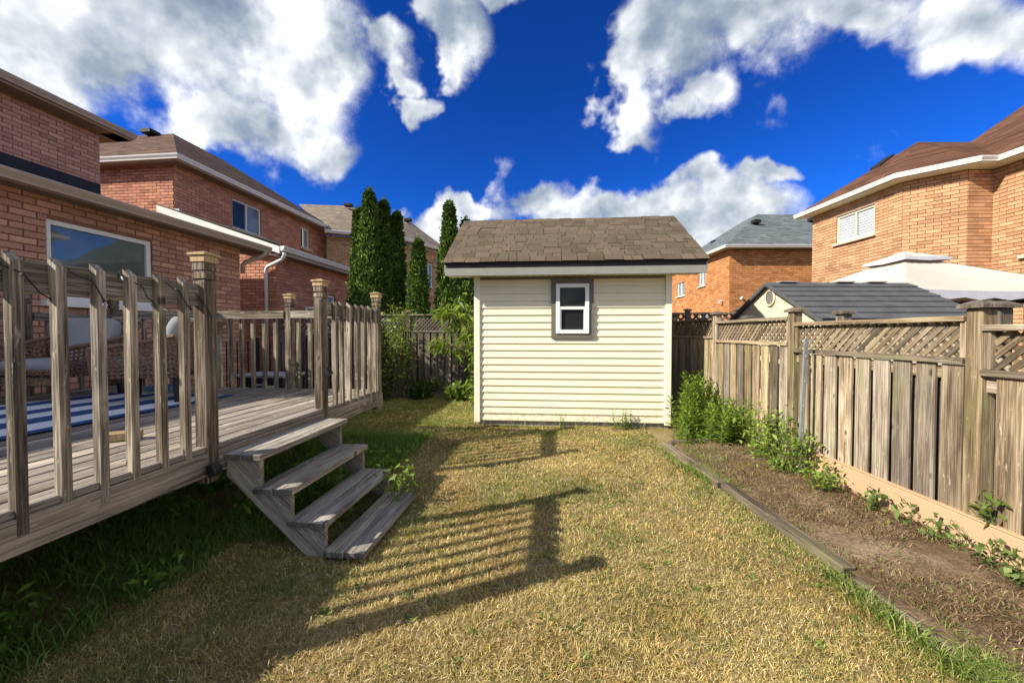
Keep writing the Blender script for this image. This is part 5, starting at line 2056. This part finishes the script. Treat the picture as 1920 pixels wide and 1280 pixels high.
def build_back_garden():
    w = W(-3.52, 8.55)
    leafy('tall leafy shrub with small bright leaves beside the deck corner post', 'tall_shrub', 'shrub', w,
          stems(11, 2.3, 0.30), 1500, 0.085, 0.5, ((0.14, 0.19, 0.04), (0.22, 0.27, 0.07)), 0.14, 0.2, leaf_from=0.30)
    w = W(-4.1, 8.9)
    leafy('lower leafy shrub showing over the deck railing', 'low_shrub', 'shrub', w,
          stems(9, 1.95, 0.5), 1100, 0.09, 0.5, FRESH, 0.15, 0.2)
    # fruit tree with drooping leaves arching out from behind the shed
    T = [[(0, 0, 0), (-.04, 0, .7), (-.12, -.05, 1.3), (-.30, -.1, 1.75), (-.62, -.12, 1.95), (-.95, -.1, 1.9)],
         [(0, 0, .5), (-.2, -.1, .95), (-.5, -.2, 1.22), (-.80, -.25, 1.30), (-1.0, -.3, 1.22)],
         [(0, 0, .6), (.0, -.1, 1.2), (-.15, -.15, 1.8), (-.4, -.1, 2.25)],
         [(0, 0, .3), (.06, -.1, .7), (-.04, -.2, 1.1), (.02, -.25, 1.5)],
         [(0, 0, .9), (.1, -.05, 1.4), (.05, 0, 2.0)], [(0, 0, .2), (-.02, -.15, .45), (.08, -.25, .8)],
         [(-.1, 0, 1.2), (-.5, .05, 1.7), (-.8, .05, 2.2)]]
    leafy('young peach tree arching from behind the shed with drooping leaves', 'fruit_tree', 'tree', W(-1.62, 8.35), T, 900, 0.17, 0.27, FRESH, 0.10, 0.85, r0=0.022, leaf_from=0.35)
    # rose bush with pink blossoms at the shed corner
    rb = leafy('rose bush with pale pink blossoms by the shed corner', 'rose_bush', 'shrub', W(-1.35, 8.6), stems(7, 2.1, .28), 420, 0.08, 0.55, GREEN, 0.10, 0.3)
    for k in range(14):
        c = np.array([RNG.normal() * .13 - .05, RNG.normal() * .1 - .15, 1.85 + RNG.normal() * .18])
        n = 16
        dirs = unit(n) + np.array([[0, -.6, .2]])
        V, F = kites(np.tile(c, (n, 1)), dirs, RNG.normal(size=(n, 3)), 0.045, 0.045)
        leaf_obj('blossom', rb, V, F, jitter_cols(4 * n, (0.62, 0.40, 0.36), 0.15), 'leaf')
    leafy('rounded dark green bush at the foot of the tall shrub', 'ground_bush', 'bush', W(-3.05, 8.55), stems(20, 0.42, 0.42), 1700, 0.07, 0.6, DARKG, 0.08, 0.3, leaf_from=0.1)
    leafy('dark green bush under the deck corner shrub', 'ground_bush', 'bush', W(-3.9, 8.2), stems(22, 0.45, 0.5), 1700, 0.07, 0.6, DARKG, 0.08, 0.3, leaf_from=0.1)
    leafy('low broad-leaved plant at the fence foot near the shed', 'ground_bush', 'bush', W(-2.05, 8.5), stems(12, 0.34, 0.32), 420, 0.12, 0.7, GREEN, 0.06, 0.3, leaf_from=0.1)
    leafy('small bright plant at the shed back corner', 'ground_bush', 'bush', W(-1.62, 7.9), stems(8, 0.26, 0.2), 200, 0.09, 0.5, FRESH, 0.05, 0.3, leaf_from=0.1)
    leafy('leafy tree top peeking over the shed ridge', 'garden_tree', 'tree', (1.25, 12.2, 0), stems(10, 5.05, 0.9), 1500, 0.13, 0.5, GREEN, 0.25, 0.2, r0=0.05, leaf_from=0.45)


build_back_garden()


def whorled(label, name, loc, plants, leaf_len, cols, group=None, width=0.25, step=0.04):
    """upright weeds: each stem carries rings of narrow leaves all the way up"""
    T = thing(name, label, 'weeds', loc, 0, group)
    m = MB()
    PP, DD, LL = [], [], []
    for (x, y, h) in plants:
        lx, ly = RNG.normal() * .10 * h, RNG.normal() * .10 * h
        b, e = Vector((x, y, 0)), Vector((x + lx, y + ly, h))
        m.tube([b, b.lerp(e, .5) + Vector((lx * -.15, ly * -.15, 0)), e], [0.006, 0.005, 0.002], 4)
        z = 0.04
        a = RNG.random() * 6
        while z < h:
            f = z / h
            p = b.lerp(e, f)
            for q in range(3):
                aa = a + q * 2.1 + RNG.normal() * .2
                PP.append(p)
                up = 0.25 + 0.9 * f ** 3
                DD.append((math.cos(aa), math.sin(aa), up))
                LL.append(leaf_len * (0.55 + 0.45 * math.sin(math.pi * min(1, .25 + f * .75))) * (0.75 + .4 * RNG.random()))
            a += 0.9
            z += step * (0.8 + 0.5 * RNG.random())
    m.build('stem', 'stem_green', T)
    P, D, L = np.array(PP), np.array(DD), np.array(LL)
    n = len(P)
    S = np.cross(D, np.array([[0, 0, 1.0]]))
    V, F = kites(P, D, S, L, L * width, 0.3 * RNG.random(n))
    leaf_obj('foliage', T, V, F, rep(jitter_cols(n, cols[0], 0.25, cols[1], 0.5), 4), 'leaf')
    return T


def clump(n, x0, x1, y0, y1, h0, h1, hf=None):
    out = []
    for _ in range(n):
        x, y = RNG.uniform(x0, x1), RNG.uniform(y0, y1)
        h = RNG.uniform(h0, h1)
        if hf:
            h *= hf(x, y)
        out.append((x, y, h))
    return out


WEED = ((0.15, 0.23, 0.03), (0.23, 0.32, 0.05))
whorled('tall goldenrod clump in the corner between shed and fence', 'goldenrod_clump', (2.86, 5.80, 0), clump(32, -.34, .34, -.3, .5, .55, .95), 0.16, WEED)
whorled('goldenrod clump in the middle of the weeds at the bed end', 'goldenrod_clump', (2.66, 5.35, 0), clump(34, -.34, .44, -.22, .25, .36, .70), 0.15, WEED)
whorled('lower goldenrod clump against the fence at the bed end', 'goldenrod_clump', (2.85, 5.0, 0), clump(28, -.34, .14, -.3, .2, .32, .62), 0.14, WEED)
whorled('short goldenrod sprouts along the shed side of the bed', 'goldenrod_clump', (2.25, 5.0, 0), clump(16, -.15, .2, -.15, .2, .14, .34), 0.10, WEED)
leafy('bindweed-covered stems climbing the fence behind the metal stake', 'climbing_weed', 'weeds', (2.84, 4.35, 0.08), stems(12, .62, .22) + [[(0, -.35, 0), (.05, -.35, .3), (.08, -.3, .55)]], 680, 0.062, 0.42, FRESH, 0.06, 0.3, bark='stem_green', r0=0.004, leaf_from=0.1)
leafy('leafy weed bushing out at the foot of the metal stake', 'climbing_weed', 'weeds', (2.78, 3.85, 0.08), stems(12, .50, .24), 620, 0.062, 0.42, FRESH, 0.06, 0.3, bark='stem_green', r0=0.004, leaf_from=0.1)
leafy('low weed trailing over the kick board end', 'climbing_weed', 'weeds', (2.80, 3.45, 0.08), stems(10, .26, .22), 280, 0.055, 0.42, FRESH, 0.05, 0.3, bark='stem_green', r0=0.003, leaf_from=0.1)
for (x, y, h, n, lb) in ((2.86, 2.98, 0.19, 60, 'broad-leaved weed at the kick board, farthest of the row'),
                         (2.87, 2.78, 0.24, 34, 'thin reddish-stemmed weed against the kick board'),
                         (2.88, 2.58, 0.17, 34, 'small weed with grey-green leaves against the kick board'),
                         (2.88, 2.44, 0.20, 22, 'single upright weed sprig against the kick board'),
                         (2.86, 2.24, 0.22, 60, 'leafy weed tuft against the kick board near the photo edge'),
                         (2.83, 2.05, 0.16, 130, 'low spreading weed at the near end of the bed')):
    leafy(lb, 'bed_weed', 'weed', (x, y, 0.09), stems(5, h, 0.07), n, 0.055, 0.55, ((0.10, 0.15, 0.04), (0.16, 0.21, 0.06)), 0.02, 0.3, 'weeds along the kick board', 'stem_green', 0.003, 0.1)
leafy('upright weed growing out of the gap above the kick board', 'gap_weed', 'weed', (2.985, 2.36, 0.31), stems(4, .22, .05), 46, 0.06, 0.5, GREEN, 0.02, 0.3, None, 'stem_green', 0.003, 0.1)
whorled('bushy weed standing against the cream shed wall', 'shed_weed', (1.72, 5.98, 0), clump(9, -.17, .17, -.06, .05, .18, .34), 0.085, WEED)
whorled('single small weed against the shed wall under the window', 'shed_weed', (0.80, 6.08, 0), clump(3, -.03, .03, -.02, .02, .13, .22), 0.07, WEED)
leafy('broad-leaf weed sprouting through the tread end of the steps', 'step_weed', 'weed', W(-1.36, 3.2, 0.0), stems(7, .42, .12), 90, 0.06, 0.6, FRESH, 0.03, 0.3, None, 'stem_green', 0.003, 0.3)


# ------------------------------------------------------------------ grass
def blades(name, label, X, Y, Z, H, Wd, C, lean, kind='stuff', mat='grassblade'):
    n = len(X)
    a = RNG.random(n) * 2 * np.pi
    side = np.stack([np.cos(a), np.sin(a), np.zeros(n)], 1)
    b = RNG.random(n) * 2 * np.pi
    ln = np.stack([np.cos(b), np.sin(b), np.zeros(n)], 1) * (lean * (0.3 + RNG.random(n)))[:, None]
    base = np.stack([X, Y, Z], 1)
    up = np.array([[0, 0, 1.0]])
    mid = base + up * (H * .55)[:, None] + ln * (H * .40)[:, None]
    tip = base + up * (H * (1 - .25 * lean))[:, None] + ln * (H * 1.15)[:, None]
    w = (Wd * .5)[:, None]
    V = np.stack([base - side * w, base + side * w, mid + side * w * .8, mid - side * w * .8, tip], 1).reshape(-1, 3)
    i = np.arange(n)[:, None] * 5
    F = np.concatenate([i + [[0, 1, 2]], i + [[0, 2, 3]], i + [[3, 2, 4]]], 0)
    o = mk(name, fast_mesh(name, V, F, rep(C, 5)), mat)
    tag(o, label, None, None, kind)
    return o


def to_uv(X, Y):
    return X * CA - Y * SA, X * SA + Y * CA


def in_shed(X, Y):
    rz = math.atan2(0.26, 3.113)
    dx, dy = X + 0.613, Y - 6.31
    x, y = dx * math.cos(rz) - dy * math.sin(rz), dx * math.sin(rz) + dy * math.cos(rz)
    return (x > -0.01) & (x < 3.13) & (y > -0.02)


def build_grass():
    STRAW = np.array([[0.64, 0.51, 0.22], [0.56, 0.43, 0.165], [0.74, 0.62, 0.31], [0.42, 0.30, 0.11]])
    GRN = np.array([[0.16, 0.20, 0.045], [0.22, 0.25, 0.06], [0.12, 0.17, 0.035], [0.27, 0.28, 0.08]])
    N = 900000
    X = RNG.uniform(-4.6, 2.03, N)
    Y = 1.15 + (9.25 - 1.15) * RNG.random(N) ** 1.75
    u, v = to_uv(X, Y)
    dens = np.clip(2.4 / Y, 0.18, 1) ** 0.6
    keep = (RNG.random(N) < dens) & (np.abs(X) < Y * 1.42 + 0.35) & ~in_shed(X, Y) & ((u > -2.75) | (v > 4.9) | (v < 2.2) & (u > -3.4))
    keep &= vnoise(X, Y, 9.0, 2) > 0.17 + 0.12 * (RNG.random(N) - .5)
    X, Y, u, v = X[keep], Y[keep], u[keep], v[keep]
    if len(X) > 330000:
        q = RNG.permutation(len(X))[:330000]
        X, Y, u, v = X[q], Y[q], u[q], v[q]
    n = len(X)
    nt = 9000
    tx, ty = RNG.permutation(n)[:nt], None
    pick = RNG.random(n) < 0.45
    from_t = np.repeat(tx, n // nt + 1)[:n]
    ok = pick & (np.abs(Y[from_t] - Y) < 9)
    X[ok] = X[from_t][ok] + RNG.normal(size=ok.sum()) * .014
    Y[ok] = Y[from_t][ok] + RNG.normal(size=ok.sum()) * .014
    u, v = to_uv(X, Y)
    g = 0.10 + 1.0 * np.clip(vnoise(X + 3, Y + 8, 1.3, 3) - 0.47, 0, 1) * 2.2 + 0.5 * np.clip(vnoise(X + 30, Y, 4.0, 2) - 0.55, 0, 1)
    g += 0.60 * np.clip((np.where(v > 2.5, -1.6, -2.2) - u) / 0.25, 0, 1) * np.clip((4.4 - v), 0, 1) + 0.25 * np.clip(vnoise(X + 21, Y + 4, 2.4, 2) - .5, 0, 1) * 3 * (u < -1.2)         # weedy strip by the deck
    g += 0.40 * np.clip((X - 1.55) / 0.4, 0, 1)                                        # along the edging
    g += 0.45 * np.clip((Y - 4.2) / 2.2, 0, 1) * np.clip((0.2 - X) / 1.0, 0, 1)        # back corner
    g -= 0.45 * np.clip(1 - np.hypot((u + 1.05) / .55, (v - 1.75) / .45), 0, 1)        # worn patch
    g = np.clip(g, 0.03, 0.95)
    isg = RNG.random(n) < g
    C = STRAW[RNG.integers(0, 4, n)] * (0.8 + 0.4 * RNG.random((n, 1)))
    C[isg] = (GRN[RNG.integers(0, 4, n)] * (0.75 + 0.5 * RNG.random((n, 1))))[isg]
    worn = np.clip(1 - np.hypot((u + 1.15) / .75, (v - 1.6) / .6), 0, 1)[:, None]
    C = C * (1 - worn * .45) + worn * .45 * np.array([[0.30, 0.19, 0.10]])
    H = 0.019 + 0.019 * RNG.random(n) + 0.010 * isg
    H *= 0.55 + 1.0 * vnoise(X, Y, 5.0, 3)
    big = vnoise(X + 60, Y + 20, 0.8, 3)
    C = C * (0.72 + 0.56 * big)[:, None]
    brn = np.clip(vnoise(X + 11, Y + 70, 2.2, 3) - 0.52, 0, 1)[:, None] * 2.2
    C = C * (1 - brn) + brn * C * np.array([[0.85, 0.70, 0.58]])
    wd = (0.0023 + 0.0013 * RNG.random(n)) * (1 + np.clip(Y - 2, 0, 6) * .28)
    lean = np.where(isg, 0.55, 0.95)
    blades('grass', 'dry straw-coloured mown lawn grass with green patches', X, Y, ground_z(X, Y) - .004, H, wd, C, lean)
    # long green grass in the shade of the deck
    N = 46000
    X = RNG.uniform(-4.2, -0.8, N)
    Y = RNG.uniform(1.1, 5.6, N)
    u, v = to_uv(X, Y)
    edge = np.where(v > 2.55, -1.72, -2.22) + 0.22 * (vnoise(X, Y, 2.5, 2) - .5)
    keep = (u < edge) & (u > -3.6) & (v > 0.9) & (vnoise(X + 5, Y, 3.5, 2) > 0.36)
    X, Y, u, v = X[keep], Y[keep], u[keep], v[keep]
    n = len(X)
    C = np.array([[0.12, 0.22, 0.04], [0.17, 0.28, 0.05], [0.09, 0.17, 0.03]])[RNG.integers(0, 3, n)] * (0.7 + .6 * RNG.random((n, 1)))
    H = 0.06 + 0.13 * RNG.random(n) ** 1.5
    blades('tall_grass', 'long dark green grass in the shade beside the deck', X, Y, ground_z(X, Y), H, 0.004 + 0.003 * RNG.random(n), C, np.full(n, .7))
    # green fringe along the bed edging
    N = 30000
    Y = 0.9 + 4.3 * RNG.random(N) ** 1.4
    X = 2.02 + RNG.normal(size=N) * 0.055 + (2.4 - Y) * 0.01
    keep = vnoise(X * 2, Y, 2.2, 2) + 0.30 * np.clip((2.5 - Y), 0, 1) > 0.62
    X, Y = X[keep], Y[keep]
    n = len(X)
    C = np.array([[0.13, 0.21, 0.03], [0.19, 0.27, 0.05], [0.10, 0.16, 0.025], [0.36, 0.33, 0.14]])[RNG.integers(0, 4, n)] * (0.75 + .5 * RNG.random((n, 1)))
    H = (0.05 + 0.10 * RNG.random(n)) * np.where(Y < 2.4, 0.85, 0.7)
    blades('edging_grass', 'bright green grass growing along the bed edging timbers', X, Y, 0.01 + 0 * X, H, 0.004 + 0.002 * RNG.random(n), C, np.full(n, .75))
    # straw and sprouts strewn over the soil
    N = 26000
    X = RNG.uniform(2.1, 2.98, N)
    Y = 0.8 + 4.2 * RNG.random(N) ** 1.5
    n = N
    wkeep = vnoise(X, Y, 3.0, 2) > .35 + .25 * (RNG.random(N) - .5)
    X, Y = X[wkeep], Y[wkeep]
    n = len(X)
    gs = RNG.random(n) < 0.10 + 0.5 * np.clip((Y - 3.6) / 1.2, 0, 1) * np.clip((2.75 - X) * 2, 0, 1) + .25 * np.clip((2.3 - X) * 4, 0, 1)
    C = np.array([[0.27, 0.18, 0.10], [0.20, 0.13, 0.07], [0.34, 0.25, 0.15], [0.16, 0.10, 0.055]])[RNG.integers(0, 4, n)] * (0.7 + .6 * RNG.random((n, 1)))
    C[gs] = (np.array([[0.14, 0.19, 0.04], [0.20, 0.24, 0.06]])[RNG.integers(0, 2, n)] * (0.7 + .6 * RNG.random((n, 1))))[gs]
    H = 0.02 + 0.035 * RNG.random(n)
    blades('bed_litter', 'dead straw and green sprouts scattered over the bed soil', X, Y, 0.055 + 0.05 * np.clip((X - 2.05) / .5, 0, 1) + 0.0 * X, H, 0.003 + 0.003 * RNG.random(n), C, np.where(gs, .8, 1.5))
    # seed grass leaning on the shed wall
    N = 260
    t = RNG.random(N) ** 1.2
    X = -0.55 + 2.9 * t
    Y = 6.25 - 0.085 * (X + .6) - 0.03 - 0.05 * RNG.random(N)
    C = np.array([[0.42, 0.36, 0.20], [0.22, 0.25, 0.09]])[RNG.integers(0, 2, N)] * (0.8 + .4 * RNG.random((N, 1)))
    H = 0.08 + 0.16 * RNG.random(N) ** 2
    blades('wall_grass', 'thin seeding grass along the foot of the shed wall', X, Y, 0 * X, H, 0.004 + 0 * X, C, np.full(N, .6))
    # broad leaves scattered in the deck shade
    n = 5200
    u = RNG.uniform(-3.3, -1.6, n)
    v = RNG.uniform(1.0, 4.4, n)
    k = (vnoise(u, v, 2.0, 2) > .45) & ((u < -2.2) | (v > 2.5))
    u, v = u[k], v[k]
    n = len(u)
    P = np.stack([u * CA + v * SA, -u * SA + v * CA, 0.03 + 0.12 * RNG.random(n)], 1)
    D = RNG.normal(size=(n, 3)) * np.array([1, 1, .3]) + np.array([[0, 0, .7]])
    L = 0.025 + 0.075 * RNG.random(n) ** 2.5
    V, F = kites(P, D, RNG.normal(size=(n, 3)), L, L * .42, .4 * RNG.random(n))
    o = leaf_obj('ground_weeds', None, V, F, rep(jitter_cols(n, (0.13, 0.25, 0.04), .35, (0.20, 0.32, 0.06), .4), 4), 'leaf')
    tag(o, 'dark green broad-leaved weeds under the deck edge and steps', None, None, 'stuff')


build_grass()


# ------------------------------------------------------------------ small weeds and litter in the lawn
def build_lawn_weeds():
    # rosettes of broadleaf weeds too small to tell apart singly
    n0 = 260
    cx = RNG.uniform(-2.2, 1.9, n0)
    cy = 1.6 + 5.6 * RNG.random(n0) ** 1.3
    u, v = to_uv(cx, cy)
    k = (u > -1.7) & ~in_shed(cx, cy - 0.05) & (vnoise(cx, cy, 1.1, 2) > 0.42)
    cx, cy = cx[k], cy[k]
    PP, DD, LL = [], [], []
    for x, y in zip(cx, cy):
        m = RNG.integers(6, 13)
        a = RNG.random(m) * 6.28
        PP.append(np.stack([x + .008 * np.cos(a), y + .008 * np.sin(a), np.full(m, .012) + ground_z(np.full(m, x), np.full(m, y))], 1))
        DD.append(np.stack([np.cos(a), np.sin(a), .35 + .5 * RNG.random(m)], 1))
        LL.append((0.018 + 0.024 * RNG.random(m)) * RNG.uniform(.7, 1.3))
    P, D, L = np.concatenate(PP), np.concatenate(DD), np.concatenate(LL)
    n = len(P)
    V, F = kites(P, D, np.cross(D, np.array([[0, 0, 1.0]])), L, L * .38, .25 * RNG.random(n))
    o = leaf_obj('lawn_weeds', None, V, F, rep(jitter_cols(n, (0.11, 0.17, 0.035), .3, (0.17, 0.23, 0.05), .4), 4), 'leaf')
    tag(o, 'small green weeds dotted through the dry lawn', None, None, 'stuff')
    # dead thatch lying flat
    n = 9000
    X = RNG.uniform(-1.9, 2.0, n)
    Y = 1.4 + 4.6 * RNG.random(n) ** 1.5
    k = ~in_shed(X, Y) & (vnoise(X + 9, Y, 3.0, 2) > .45)
    X, Y = X[k], Y[k]
    n = len(X)
    a = RNG.random(n) * 6.28
    D = np.stack([np.cos(a), np.sin(a), .25 * RNG.normal(size=n)], 1)
    P = np.stack([X, Y, ground_z(X, Y) + .018 + .02 * RNG.random(n)], 1)
    L = 0.02 + .03 * RNG.random(n)
    V, F = kites(P, D, np.cross(D, np.array([[0, 0, 1.0]])), L, .0026 + .0014 * RNG.random(n))
    o = leaf_obj('thatch', None, V, F, rep(jitter_cols(n, (0.66, 0.55, 0.34), .25, (0.46, 0.35, 0.19), .4), 4), 'grassblade')
    tag(o, 'loose dead grass clippings lying on the lawn', None, None, 'stuff')


build_lawn_weeds()
